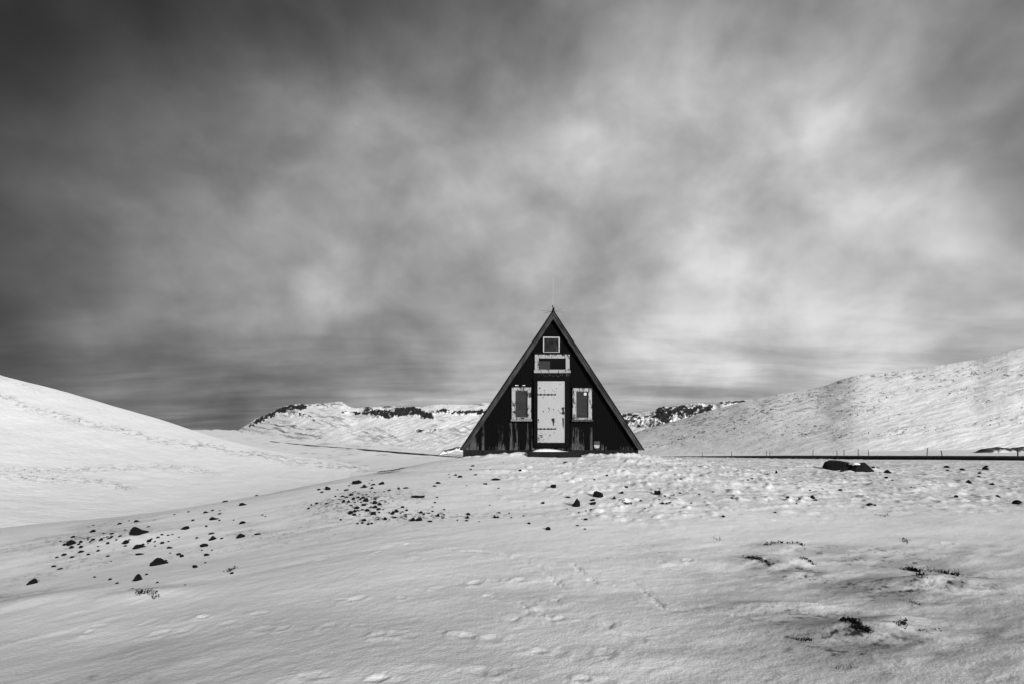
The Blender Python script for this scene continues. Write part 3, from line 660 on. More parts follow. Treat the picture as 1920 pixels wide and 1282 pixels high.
# aerial on the ridge
AY = HYD + .3; 
M_wh = NT('aerial_white'); M_wh.b.inputs['Base Color'].default_value = (.38, .38, .38, 1); M_wh.b.inputs['Roughness'].default_value = .4
b = B(); b.tube([(hx(1037.4), AY, hz(583)), (hx(1037.4), AY, hz(577.4))], .035, .02)
an = b.build('antenna', M_iron, hut); b = B(); b.tube([(hx(1037.4), AY, hz(573)), (hx(1037.5), AY, hz(568))], .018, .012); b.build('insulator', M_iron, an)
b = B(); b.tube([(hx(1037.5), AY, hz(577.6)), (hx(1037.7), AY, hz(572.6))], .017, .017); b.tube([(hx(1037.8), AY, hz(572)), (hx(1038.4), AY, hz(545)), (hx(1038.8), AY, hz(517))], .004, .0025); b.build('whip', M_wh.m, an)
for (x, y, dy) in ((1014, 582.8, -.3), (1061.5, 577.6, .3), (1022, 575, .6), (1052, 584.5, -.6)):
    b = B(); b.tube([(hx(1037.4), AY, hz(580.2)), (hx(x), AY + dy, hz(y))], .005, .003, 5); b.build('radial', M_iron, an)

# ------------------------------------------------------------------ stones
import bmesh
def rock_mesh(seed, prof=None, cuts=9, sub=3, boxy=0.0):
    """unit stone, x and y in -1..1, z in 0..1; prof = heights along x"""
    rnd = random.Random(seed); bm = bmesh.new(); bmesh.ops.create_icosphere(bm, subdivisions=sub, radius=1)
    planes = []
    for _ in range(cuts):
        d = Vector((rnd.gauss(0, 1), rnd.gauss(0, 1), rnd.gauss(.3, .8))).normalized(); planes.append((d, rnd.uniform(.62, .88)))
    for v in bm.verts:
        for d, k in planes:
            q = v.co.dot(d)
            if q > k: v.co -= d * (q - k)
    mx = [max(abs(v.co[i]) for v in bm.verts) for i in range(3)]
    for v in bm.verts:
        v.co.x /= mx[0]; v.co.y /= mx[1]; v.co.z /= mx[2]
        if prof and v.co.z > -.3:
            h = np.interp(v.co.x, np.linspace(-1, 1, len(prof)), prof); v.co.z = v.co.z / max(.3, math.sqrt(max(0, 1 - v.co.x ** 2))) * h
        n = 1 + .16 * (float(fbm(np.array([v.co.x * 3 + seed]), np.array([v.co.y * 3 + v.co.z * 2.3]), 3, seed)[0]) - .5)
        v.co.x *= n; v.co.y *= n; v.co.z *= n
        if v.co.z < -.35: v.co.z = -.35
    top = max(v.co.z for v in bm.verts)
    for v in bm.verts: v.co.z /= top
    me = bpy.data.meshes.new('stone'); bm.to_mesh(me); bm.free(); me.materials.append(M_rock); return me
PROTO = [rock_mesh(s, sub=2, cuts=8) for s in range(100, 112)]
PROF = {'tri': [.05, .35, 1, .45, .1], 'peakl': [.5, 1, .72, .45, .38, .32, .25, .1], 'slab': [.3, .95, 1, .7, .5, .35], 'wedge': [.6, 1, .9, .7, .45, .25], 'dome': [.4, .9, 1, .95, .5],
        'tall': [.25, .5, .8, 1.0, .75, .55], 'box': [.85, 1, .95, .95, .8], 'flat': [.5, .8, 1, .9, .85, .6], 'rise': [.2, .4, .7, .9, 1, .5], 'round': None}
def stone(x0, x1, y0, y1, kind=None, label=None, group=None, name=None):
    cx = (x0 + x1) / 2; w = x1 - x0; h = max(y1 - y0, 1.2)
    p = on_ground(cx, y1 - .25 * h if y1 > 870 else y1); D = p.y; m = D / F
    seed = int(cx * 7 + y1 * 13)
    me = rock_mesh(seed, PROF.get(kind)) if kind else PROTO[seed % 12]
    nm = name or ('boulder' if w > 30 else 'rock' if kind else 'stone')
    o = bpy.data.objects.new(nm, me); COL.objects.link(o)
    rx = w * m / 2; rz = h * m * .92; ry = max(rx * .6, min(rx * 1.0, rz * 1.3))
    o.location = (p.x, D + ry * .15, p.z - .04 * rz); sc = .94 if kind else 1.0; o.scale = (rx * sc, ry * sc, rz * sc * .92)
    if not kind: o.rotation_euler = (0, 0, random.choice((0, math.pi)) + random.uniform(-.3, .3))
    # lie along the slope
    e = .12; sl = float(knoll(np.array([p.x + rx + e]), np.array([D]), False)[0] - knoll(np.array([p.x - rx - e]), np.array([D]), False)[0]) / (2 * rx + 2 * e)
    o.rotation_euler.y = -math.atan(sl) * (.8 if w / h > 2 else .4)
    tag(o, label, 'stone' if not kind else 'rock', group); return o

def S1(x0, x1, y0, y1, s, ox, oy): return x0 / s + ox, x1 / s + ox, y0 / s + oy, y1 / s + oy
# scale 4.683, offset (90, 900): the lower left slope
A = (4.683, 90, 900); Bc = (6.4, 560, 860); Cc = (4.364, 840, 860); Dc = (3.0, 1280, 800)
BIG = [
 (A,(700,890,408,490),'peakl','black rock with a sharp peak and long low tail, largest on the lower left slope'),
 (A,(890,1050,685,757),'slab','long black slab slanting out of the snow, midway down the lower left slope'),
 (A,(738,836,823,895),'tri','chunky pointed black rock with snow drifted behind it, low on the left slope'),
 (A,(640,718,522,562),'tri','low pyramid rock just below the tailed peak rock on the left slope'),
 (A,(718,852,562,606),'rise','narrow elongated black rock lying aslant below the low pyramid rock'),
 (A,(1405,1482,490,534),'tri','dark rock with a spike at its right end and snow behind, beside a rounded rock'),
 (A,(1652,1728,466,516),'dome','rounded black rock with a snow drift on its right, upper part of the left slope'),
 (A,(1326,1412,556,588),'flat','low lumpy black rock below the spiked rock on the left slope'),
 (A,(158,255,528,576),'wedge','widest black rock in the stone patch at the far left'),
 (A,(172,230,575,604),'tri','small triangular rock directly below the widest rock of the far left patch'),
 (A,(363,414,432,462),'box','compact blocky rock above the far left stone patch'),
 (A,(1160,1238,404,438),'rise','tilted bean-shaped rock right of the tailed peak rock'),
 (A,(1358,1406,270,292),'dome','oval dark rock below the crest of the left slope'),
 (A,(1412,1500,322,350),'slab','ragged flat rock below the oval rock near the left crest'),
 (A,(1526,1582,177,194),'flat','thin dark rock lying right on the crest line of the left slope'),
 (A,(1675,1752,197,226),'slab','jagged dark rock just below the crest line, highest of the left slope group'),
 (A,(1665,1737,358,386),'rise','thin curved rock beneath the jagged crest rock'),
 (A,(1266,1318,744,774),'box','small blocky rock alone on the lower left slope'),
 (A,(1150,1193,654,682),'dome','small round rock right of the slanting slab'),
 (A,(1040,1102,584,604),'wedge','low dark rock between the elongated rock and the lumpy rock'),
 (A,(858,908,518,546),'dome','dark lump at the head of a line of small stones on the left slope'),
 (A,(442,482,506,538),'tri','little pointed rock inside the far left stone patch'),
 (A,(1808,1882,464,480),'flat','thin flat rock right of the rounded rock with the snow drift'),
 (Bc,(618,757,255,310),'dome','long humped black rock at the top of the dense stone patch'),
 (Bc,(738,840,302,356),'tri','broad pointed rock just below the humped rock of the dense patch'),
 (Bc,(301,385,328,384),'dome','dome-shaped black rock left of the dense stone patch'),
 (Bc,(538,600,364,387),'flat','small flat rock between the dome rock and the dense patch'),
 (Bc,(858,932,296,320),'dome','flattish rock right of the broad pointed rock'),
 (Bc,(853,902,332,364),'tri','small triangular rock right of and below the broad pointed rock'),
 (Bc,(948,1032,272,317),'rise','ragged rock at the upper right end of the dense patch'),
 (Bc,(1335,1515,436,474),'flat','long thin lens-shaped black rock alone right of the dense patch'),
 (Bc,(584,652,622,672),'dome','round rock at the lower left corner of the dense stone patch'),
 (Bc,(858,932,628,678),'box','blocky rock at the lower right of the dense stone patch'),
 (Bc,(1320,1404,698,757),'rise','left one of two black rocks touching at the lower edge of the stony slope'),
 (Bc,(1394,1486,706,757),'dome','right one of two black rocks touching at the lower edge of the stony slope'),
 (Bc,(1643,1702,656,702),'dome','round black rock right of the two touching rocks'),
 (Bc,(1546,1605,738,764),'flat','low dark stone just below and right of the two touching rocks'),
 (Bc,(1646,1716,273,302),'wedge','dark rock on the open snow upper right of the dense patch'),
 (Cc,(836,892,208,244),'box','squarish black rock below the hut doorstep on open snow'),
 (Cc,(1183,1293,262,312),'wedge','wide black rock sloping down to the right on the trodden snow'),
 (Cc,(1012,1085,322,408),'tall','tall pointed black rock standing upright on the snow before the hut'),
 (Cc,(1158,1207,326,347),'dome','upper of two thin rocks right of the tall pointed rock'),
 (Cc,(1158,1219,351,377),'flat','lower of two thin rocks right of the tall pointed rock'),
 (Cc,(1338,1379,302,335),'tri','small angular rock right of the two thin rocks'),
 (Cc,(1397,1442,266,289),'rise','low wedge rock between the wide sloping rock and the boxy rock'),
 (Cc,(1438,1477,222,240),'flat','small flat rock above the low wedge rock'),
 (Cc,(1688,1750,260,299),'box','boxy black rock on the trodden snow right of the hut axis'),
 (Cc,(798,842,558,590),'dome','black rock lowest on the snow below the hut'),
 (Cc,(343,430,158,180),'flat','flat black rock left of the hut doorstep, longest there'),
 (Cc,(285,324,196,212),'flat','small flat rock below the longest flat rock left of the doorstep'),
 (Cc,(70,119,136,157),'flat','dark oval rock farthest left under the hut plinth'),
 (Cc,(950,1005,307,322),'flat','thin flat stone just left of and above the tall pointed rock'),
 (Cc,(938,988,15,28),'flat','thin dark stone closest to the doorstep'),
 (Cc,(150,189,438,461),'dome','upper stone of a stacked-looking pair at the foot of the stony slope'),
 (Cc,(133,183,463,494),'tri','lower stone of a stacked-looking pair at the foot of the stony slope'),
 (Cc,(1105,1144,486,505),'flat','flat stone below the trodden snow'),
 (Dc,(1135,1178,241,265),'wedge','dark rock just right of the big boulder'),
 (Dc,(885,912,239,255),'dome','small dark rock at the foot of the big boulder'),
 (Dc,(1582,1630,297,322),'tri','pointed black rock near the right edge, largest of that group'),
 (Dc,(1863,1912,410,435),'flat','flat dark rock farthest right on the snow'),
 (Dc,(712,749,382,407),'tri','jagged small rock in the middle of the right-hand snow'),
 (Dc,(1033,1072,426,440),'flat','flat stone on open snow below the big boulder'),
 (Dc,(1728,1757,313,328),'dome','small rock right of the pointed black rock near the right edge'),
 (Dc,(850,887,157,176),'wedge','small dark rock beside the road below a leaning post'),
]
for tr, r, k, lab in BIG:
    stone(*S1(*r, *tr), k, lab)
stone(48, 67.5, 1086, 1097.5, 'rise', 'dark rock at the lower far left with a small snow drift beside it')
SMALL = {
 'small black stones scattered over the lower left slope': (A, 'small black stone scattered on the lower left slope', 
 [(198,237,490,510),(1125,1172,638,659),(1405,1467,460,476),(1358,1422,644,666),(263,317,621,641),(118,162,644,663),(193,230,667,686),(423,455,611,629),(338,372,642,658),(508,547,659,673),(508,542,539,561),(588,622,894,911),
  (528,562,859,879),(393,422,844,858),(943,972,887,903),(1598,1632,804,824),(1293,1322,499,515),(1258,1284,344,363),(1428,1457,256,271),(1493,1517,344,359),(863,897,401,414),(613,652,482,498),(538,582,462,476),(473,502,462,473),
  (268,307,573,596),(58,92,674,688),(98,120,529,541),(813,837,964,979),(938,962,976,988),(1338,1362,606,618),(1368,1392,717,729),(1193,1212,914,923),(1218,1245,270,281),(1098,1122,296,305),(1818,1852,112,123),(1378,1400,396,412),
  (753,797,349,371),(608,647,372,391),(380,412,390,398),(335,372,498,510),(372,412,515,535),(250,285,556,572),(270,300,530,555),(128,158,556,580),(510,535,492,503),(545,575,487,505),(590,610,520,535),(340,360,520,532),(665,690,430,442),
  (700,725,520,532),(665,695,572,585),(890,920,512,526),(925,950,535,548),(945,985,498,512),(985,1015,473,487),(1040,1070,478,488),(1080,1105,472,482),(1045,1068,530,543),(980,1025,542,562),(930,950,572,583),(1140,1160,496,506),(1500,1520,262,270),
  (1490,1525,286,300),(1510,1540,505,518),(1060,1082,634,644),(870,885,550,560),(820,850,555,570),(1020,1050,700,712),(890,935,742,756),(545,560,710,720),(20,75,748,764),(75,128,770,784),(770,850,640,655),(1430,1450,610,620),(705,718,350,360),
  (1870,1895,303,312),(1900,1918,312,320),(1620,1640,345,354),(725,755,945,955),(850,880,820,835),(310,325,512,520),(480,500,500,510),(360,380,535,550),(520,560,500,515),(430,450,572,582),(160,200,560,580)]),
 'small black stones crowded in the dense patch': (Bc, 'small black stone crowded in the dense patch left of the hut',
 [(593,658,414,447),(488,560,434,458),(540,600,448,470),(518,562,488,527),(578,620,488,530),(633,682,460,499),(688,737,449,476),(738,800,448,480),(770,842,470,517),(878,947,505,548),(943,1002,528,562),(748,812,538,566),(663,737,568,605),
  (648,697,608,647),(638,697,655,685),(788,852,596,632),(878,947,558,599),(928,992,588,616),(1100,1150,630,680),(1140,1202,602,650),(1223,1272,565,592),(1278,1314,603,630),(1438,1492,628,662),(1481,1517,650,679),(938,972,711,734),(818,857,768,799),
  (858,895,767,789),(688,724,767,789),(743,782,756,782),(753,822,720,750),(1013,1062,698,742),(1266,1302,657,677),(1276,1307,681,705),(1718,1747,698,717),(1718,1762,661,677),(1733,1764,598,616),(1603,1660,317,335),(1183,1217,338,370),(1243,1322,338,359),
  (1060,1112,368,387),(1868,1902,183,207),(1618,1652,512,531),(1643,1682,454,469),(1588,1622,572,584),(488,522,718,739),(213,267,355,377),(253,300,388,410),(193,242,523,547),(98,137,583,605),(313,357,528,547),(428,457,441,461),(1023,1062,508,524),
  (140,165,540,565),(455,482,362,376),(640,662,395,412),(668,690,385,397),(700,735,408,420),(755,790,425,438),(800,830,420,435),(845,872,388,400),(900,925,395,412),(720,760,478,500),(700,722,505,520),(660,690,512,525),(730,765,515,530),(850,880,520,535),
  (890,940,458,480),(860,885,460,475),(830,850,440,455),(1010,1045,388,400),(690,735,610,625),(740,790,600,620),(845,880,570,590),(840,870,625,640),(950,985,636,655),(1000,1030,600,612),(1075,1100,640,655),(1125,1180,690,712),(1210,1240,648,660),
  (1080,1100,720,732),(880,905,695,705),(1590,1625,622,640),(1545,1580,645,660),(865,890,248,262),(838,858,285,300),(590,620,315,330),(600,650,550,565),(470,500,476,490),(1230,1262,625,640),(1455,1470,682,692),(720,745,655,668),(1895,1915,728,740),
  (860,880,660,680),(640,660,570,585),(900,935,480,500),(820,842,505,520)]),
 'small black stones on the open snow below the hut': (Cc, 'small black stone on the open snow below the hut',
 [(648,679,517,535),(760,795,352,370),(181,218,49,62),(173,197,79,91),(48,72,127,139),(211,240,126,137),(578,605,84,101),(1048,1072,539,551),(1106,1132,567,578),(138,167,499,513),(368,400,469,489),(395,422,470,488),(396,437,434,446),(491,510,436,446),
  (603,632,459,469),(1185,1210,162,173),(1288,1312,129,144),(1563,1590,334,349),(1763,1784,299,312),(1803,1824,312,321),(1838,1860,292,302),(1888,1910,274,287),(1893,1914,157,171),(1118,1140,419,428),(1161,1182,409,418),(1060,1079,435,446),(965,982,406,415),
  (248,262,507,517),(68,84,496,506),(510,527,474,485),(1601,1622,399,409),(338,352,86,96),(0,14,122,130),(5,20,146,154),(400,425,236,244),(1720,1738,328,336),(1740,1775,352,372),(1775,1800,358,372),(1805,1832,355,364),(335,350,376,384),(370,385,460,468),
  (145,160,214,221),(545,555,130,136),(1015,1040,34,40),(450,460,25,31),(1655,1668,245,252),(1400,1410,510,516)]),
 'small black stones on the snow right of the hut': (Dc, 'small black stone on the flat snow right of the hut',
 [(1060,1084,222,234),(1468,1502,217,232),(1558,1592,232,246),(1688,1720,227,244),(1695,1722,216,228),(1760,1789,382,397),(1528,1554,392,404),(738,759,407,417),(873,902,351,361),(521,535,244,266),(218,242,496,509),(583,602,394,404),(648,667,400,409),
  (633,647,426,434),(383,397,285,293),(361,374,294,303),(910,920,284,291),(1135,1155,279,289),(1175,1187,295,303),(1658,1677,274,283),(1663,1682,256,264),(86,100,375,383),(710,724,352,359),(611,634,169,176),(750,762,166,174),(268,287,394,403),(511,529,476,484),
  (1278,1292,334,343),(1073,1092,436,446),(1482,1500,238,246),(930,950,170,176),(40,56,424,431),(1090,1108,225,232),(780,794,348,354)])}
for g, (tr, lab, L) in SMALL.items():
    for r in L: stone(*S1(*r, *tr), None, lab, g)

# the big double boulder
p = on_ground(1590, 880); D = p.y; m = D / F
def lump(x0, x1, y0, y1, seed, prof, dy):
    me = rock_mesh(seed, prof, cuts=12, sub=4); o = [((v.co.x * (x1 - x0) / 2 + (x0 + x1) / 2 - CX) * m, D + v.co.y * (x1 - x0) * m * .35 + dy, EYE + (HY - y1) * m + v.co.z * (y1 - y0) * m) for v in me.vertices]
    return o, [tuple(f.vertices) for f in me.polygons]
b = MB(tuple(p))
b.add(*lump(1550, 1612, 862.3, 878, 5, [.25, .7, .95, 1, .9, .7, .5, .35], .2)); b.add(*lump(1582, 1632, 865.5, 881, 9, [.35, .6, .85, 1, .85, .55, .3, .12], -.2))
bo = b.build('boulder', M_rock); bo.location = p; tag(bo, 'big double-humped black boulder with a strip of snow across it', 'boulder')
me = rock_mesh(33, [.3, .8, 1, 1, .7, .4], cuts=4, sub=3); V = [((v.co.x * 9 + 1592 - CX) * m - p.x, D - .30 + v.co.y * .20 - p.y, EYE + (HY - 868.8) * m + v.co.z * 3.0 * m - p.z) for v in me.vertices]
me2 = bpy.data.meshes.new('snow'); me2.from_pydata(V, [], [tuple(f.vertices) for f in me.polygons]); me2.update()
at = me2.attributes.new('dirt', 'FLOAT', 'POINT')
for f in me2.polygons: f.use_smooth = True
link('snow_strip', me2, M_snow, bo)

# rocky banks: elongated ragged outcrops
def ragged(name, pts, D, depth, h0, seed, label, cat, mat=M_rock):
    """pts: photo points of the upper edge, left to right"""
    xs = np.linspace(pts[0][0], pts[-1][0], 90); top = np.interp(xs, *np.array(pts, float).T) + 1.0 * (fbm(xs / 3, xs * 0, 3, seed) - .5)
    env = np.clip(np.minimum(xs - xs[0], xs[-1] - xs) / (.12 * (xs[-1] - xs[0])), 0, 1) ** .5
    t = np.linspace(0, 1, 14); T, P = np.meshgrid(t, xs, indexing='ij')
    a = T * math.pi; Hh = h0 * D / F
    Z = EYE + (HY - top[None]) * D / F - Hh * 1.4 + (Hh * 1.4) * np.sin(a) * env[None] * (1 + .25 * (fbm(P / 2.5, T * 6, 3, seed + 1) - .5))
    Y = D - np.cos(a) * depth; X = D * (P - CX) / F
    V = np.stack([X, Y, Z], -1); c = V.reshape(-1, 3).mean(0); c[2] = V[..., 2].min()
    me = gridmesh(name, V - c, attrs={'dirt': np.clip(.45 * (seed == 5) + 1.2 * sst(.30, .5, T + .22 + .4 * (fbm(P / 4, T * 5, 3, seed + 3) - .5)), 0, 1)}, smooth=False)
    o = link(name, me, mat); o.location = c; return tag(o, label, cat)
ragged('rock_bank', [(1825,845),(1832,842.5),(1841,842),(1846,839.6),(1853,839.8),(1862,838.6),(1871,837),(1877,839),(1888,839),(1892,840.5),(1904,838.2),(1918,837),(1940,838),(1990,836),(2040,842)], 88, 1.6, 7, 5, 'low bank of dark rock and thin snow beyond the road at the right edge', 'bank', M_hill)
ragged('rock_outcrop', [(824,846),(832,843.5),(842,841.5),(851,838.5),(858,836.5),(866,838),(880,839)], 275, 3.0, 5, 8, 'dark stony outcrop beside the left eave of the hut', 'outcrop', M_hill)
p = on_ground(735, 882.5)
ragged('rock_ledge', [(708,883),(722,881.4),(738,880.2),(746,878.6),(752,876.6),(760,874.8)], p.y - .4, .12, 1.0, 12, 'thin dark ledge of rock at the crest left of the hut', 'ledge')

# ------------------------------------------------------------------ posts along the road
rc = road_c; rcp = rc[:, 0] / rc[:, 1] * F + CX
def road_Y(px): o = np.argsort(rcp); return float(np.interp(px, rcp[o], rc[o, 1]))
def post_mesh():
    b = MB(); n = 6
    b.tube([(0, 0, -.25), (0, 0, .5), (.004, 0, .96), (.006, 0, 1.0)], .05, .042, 8)
    me = b.build('post_source', None); d = me.data; bpy.data.objects.remove(me); return d
PM = post_mesh(); PM.materials.append(M_post)
CM = None
POSTS = [(1316.7,847,853.6,0,'thin marker post farthest from the right edge that still stands out'),(1371.7,845.6,854,0,'small upright post between two fainter posts, left part of the row'),
 (1437,844.2,852.5,0,'faint thin post, left one of a close pair'),(1443.5,844.4,852.5,0,'faint thin post, right one of a close pair'),(1524.3,842.7,853.5,0,'upright post left of the big boulder'),
 (1569.5,844,852.5,-1,'post leaning slightly left above the big boulder'),(1582.5,842,852.5,0,'slim post just right of the left-leaning one'),(1609.3,840.7,853.5,0,'tallest upright post above the right end of the boulder'),
 (1629,842.7,854.5,-1.6,'post leaning left right of the boulder'),(1738,839.2,852.5,1.2,'tall post leaning slightly right'),(1768,843,859.5,-3.6,'post leaning left on the near side of the road'),(1908.3,838.6,854,0,'stout upright post nearest the right edge')]
for px, y0, y1, lean, lab in POSTS:
    Y = road_Y(px) + (5 if y1 < 856 else -3.6)
    z0 = EYE + Y * (HY - y1) / F; h = (y1 - y0) * Y / F
    o = bpy.data.objects.new('marker_post', PM); COL.objects.link(o)
    o.location = (Y * (px - CX) / F, Y, z0 - .1); th = 1.0 if Y < 120 else 1.5
    o.scale = (th * (1.5 if px > 1900 else 1.0), th, h + .1); o.rotation_euler.y = math.radians(lean * 3.2)
    tag(o, lab, 'post', 'posts along the road')

# ------------------------------------------------------------------ dwarf shrubs poking through the snow
def shrub(pts, label, dens=1.0, hgt=3.0, leaf=1.0, seed=0, grass=False):
    """pts: photo points the sprigs stand on"""
    rnd = random.Random(seed); G = [on_ground(*p) for p in pts]; o0 = sum(G, Vector()) / len(G); root = empty('tuft_of_grass' if grass else 'dwarf_shrub', o0)
    tag(root, label, 'grass tuft' if grass else 'shrub')
    tw = MB(tuple(o0)); lf = MB(tuple(o0)); n = int(len(pts) * 7 * dens)
    for _ in range(n):
        k = rnd.randrange(len(G) - 1) if len(G) > 1 else 0; a = G[k]; c = G[min(k + 1, len(G) - 1)]; q = a.lerp(c, rnd.random()); m = q.y / F
        q = q + Vector((rnd.gauss(0, 2.0) * m, rnd.gauss(0, 5) * m, 0)); q.z = float(knoll(np.array([q.x]), np.array([q.y]))[0])
        h = hgt * m * rnd.uniform(.4, 1.4); d = Vector((rnd.gauss(0, .5), rnd.gauss(0, .5), 1)).normalized()
        if grass: d = Vector((rnd.gauss(.2, .7), rnd.gauss(0, .4), .8)).normalized()
        tip = q + d * h
        tw.tube([q - Vector((0, 0, .01)), q.lerp(tip, .5) + Vector((rnd.gauss(0, .15) * h, 0, 0)), tip], .4 * m, .18 * m, 4)
        if grass: continue
        for _ in range(rnd.randint(2, 5)):
            c0 = q.lerp(tip, rnd.uniform(.3, 1.05)) + Vector([rnd.gauss(0, .7) * m for _ in range(3)]); r = rnd.uniform(.45, 1.1) * m * leaf
            V = [c0 + Vector(v) * r for v in ((1, 0, .2), (-1, .1, 0), (0, 1, -.2), (.1, -1, .1), (0, .1, .8), (0, 0, -.8))]
            V = [tuple(v + Vector([rnd.gauss(0, .2) * r for _ in range(3)])) for v in V]
            lf.add(V, [(0, 2, 4), (2, 1, 4), (1, 3, 4), (3, 0, 4), (2, 0, 5), (1, 2, 5), (3, 1, 5), (0, 3, 5)])
    tw.build('twigs' if not grass else 'blades', M_twig, root)
    if not grass: lf.build('leaves', M_leaf, root)
shrub([(1397,1046),(1408,1046),(1420,1049),(1430,1052),(1441,1055)], 'dark line of low heather along the left crest of the upper snow mound', 2.2, 3.2, 1.1, 1)
shrub([(1433,1023),(1450,1019),(1462,1017),(1480,1019),(1494,1017),(1500,1022),(1510,1027)], 'arc of tiny dark sprigs around the top of the upper snow mound', 1.1, 3.6, 1.0, 2)
shrub([(1500,1046),(1512,1048),(1520,1054),(1526,1057)], 'loose dark sprigs on the right side of the upper snow mound', 1.1, 3.0, 1.0, 3)
shrub([(1700,1068),(1712,1068),(1722,1073),(1728,1082)], 'dense dark heather hanging over the left end of the long mound', 4.0, 4.5, 1.4, 4)
shrub([(1765,1072),(1775,1076),(1788,1078),(1796,1078)], 'dark heather at the right end of the long mound', 2.5, 4.0, 1.2, 5)
shrub([(1730,1072),(1745,1070),(1760,1072),(1800,1074)], 'sparse grass blades on the crest of the long mound', 1.6, 8, 1, 6, True)
shrub([(1578,1166),(1590,1162),(1600,1166),(1612,1172)], 'thick bushy clump of dark leaves on the lowest snow mound', 6.0, 6.0, 1.5, 7)
shrub([(1600,1176),(1616,1180),(1625,1182),(1633,1182)], 'dark leafy sprigs just below the thick bushy clump', 3.5, 4.0, 1.4, 8)
shrub([(1680,1171),(1692,1172),(1694,1168),(1702,1165)], 'small cluster of dark sprigs right of the thick bushy clump', 1.6, 4.0, 1.3, 9)
shrub([(1490,1198),(1496,1199),(1512,1200),(1520,1200)], 'few dark sprigs lying lowest, left of the bushy clump', 1.0, 3.0, 1.2, 10)
shrub([(1705,1128),(1716,1131),(1722,1133)], 'faint twiggy tuft below the long mound', 1.4, 6, .8, 11, True)
shrub([(256,1112),(270,1110),(285,1114),(292,1122)], 'dark heather clump low on the left slope', 2.4, 4, 1.0, 12)
shrub([(427,1072),(436,1068),(444,1064)], 'small dark twigs above the drift on the left', 1.2, 4, .9, 13)
shrub([(1168,942),(1175,945),(1182,943)], 'small ragged tuft on the trodden snow', 1.5, 3, .8, 14)
shrub([(1720,1182),(1740,1184),(1765,1183)], 'scattered dark sprigs at the right of the lowest mound', .5, 3, 1.1, 15)
shrub([(1690,1010),(1700,1012),(1698,1020)], 'tiny sprigs on the grey snow above the long mound', .6, 3, 1.1, 16)
shrub([(1566,1252),(1570,1254),(1598,1250)], 'single thin stalks near the bottom edge', .6, 9, 1, 17, True)
shrub([(1340,1010),(1350,1012)], 'thin dry stalks between the hut and the upper mound', .6, 5, 1, 18, True)
shrub([(1640,965),(1655,968),(1665,966)], 'faint grass tips below the big boulder', 1.0, 4, 1, 19, True)
shrub([(870,853),(1000,856)][:1] + [(1230,870),(1240,868)], 'dry grass tips by the right corner of the hut', .6, 3, 1, 20, True)

# ------------------------------------------------------------------ sky and light
SUN_AZ, SUN_EL = 148, 15
wd = bpy.data.worlds.new('World'); S.world = wd; wd.use_nodes = True; nt = wd.node_tree
for n in list(nt.nodes): nt.nodes.remove(n)
N = nt.nodes.new; L = nt.links.new
out = N('ShaderNodeOutputWorld'); bg = N('ShaderNodeBackground'); L(bg.outputs[0], out.inputs[0]); bg.inputs['Strength'].default_value = 0.12
skyt = N('ShaderNodeTexSky'); skyt.sky_type = 'NISHITA'; skyt.sun_disc = False; skyt.sun_elevation = math.radians(SUN_EL); skyt.sun_rotation = math.radians(SUN_AZ)
bw = N('ShaderNodeRGBToBW'); L(skyt.outputs[0], bw.inputs[0])
geo = N('ShaderNodeNewGeometry'); tc = N('ShaderNodeTexCoord'); DIR = tc.outputs['Generated']
def mth(op, a, b=0.0, c=None):
    m = N('ShaderNodeMath'); m.operation = op
    for i, v in enumerate((a, b) if c is None else (a, b, c)):
        if isinstance(v, (int, float)): m.inputs[i].default_value = v
        else: L(v, m.inputs[i])
    return m.outputs[0]
def lin(v): return v / 12.92 if v <= .04045 else ((v + .055) / 1.055) ** 2.4
GX = [-60, 240, 480, 720, 960, 1200, 1440, 1680, 1980]; GY = [-30, 130, 260, 390, 520, 640, 750, 870, 990]
TG = [[.17,.20,.23,.27,.44,.52,.42,.52,.44],
      [.17,.22,.32,.36,.47,.68,.63,.60,.50],
      [.22,.33,.38,.42,.60,.74,.78,.64,.48],
      [.24,.40,.44,.56,.68,.73,.78,.80,.58],
      [.25,.42,.52,.50,.67,.71,.79,.74,.62],
      [.23,.37,.45,.50,.58,.63,.74,.68,.64],
      [.18,.30,.38,.45,.60,.54,.64,.62,.60]] + [[.2,.32,.4,.47,.60,.58,.64,.62,.6]] * 2
def dvec(px, py): v = Vector(((px - CX) / F, 1, (HY - py) / F)); return v.normalized()
TG = [[v * (1.10 if 1 <= j <= 3 and i >= 1 else (.93 if j in (4, 5) and i < 4 else 1.0)) for j, v in enumerate(q)] for i, q in enumerate(TG)]
C = [dvec(x, y) for y in GY for x in GX]; tv = np.array([lin(v) for r in TG for v in r]); BASE = .20
K = 1 / (.155 ** 2)
Dm = np.array([[a.dot(b) for b in C] for a in C]); G = np.exp(K * (Dm - 1))
wts = np.linalg.solve(G.T @ G + 2e-3 * np.eye(len(C)), G.T @ (tv - BASE))
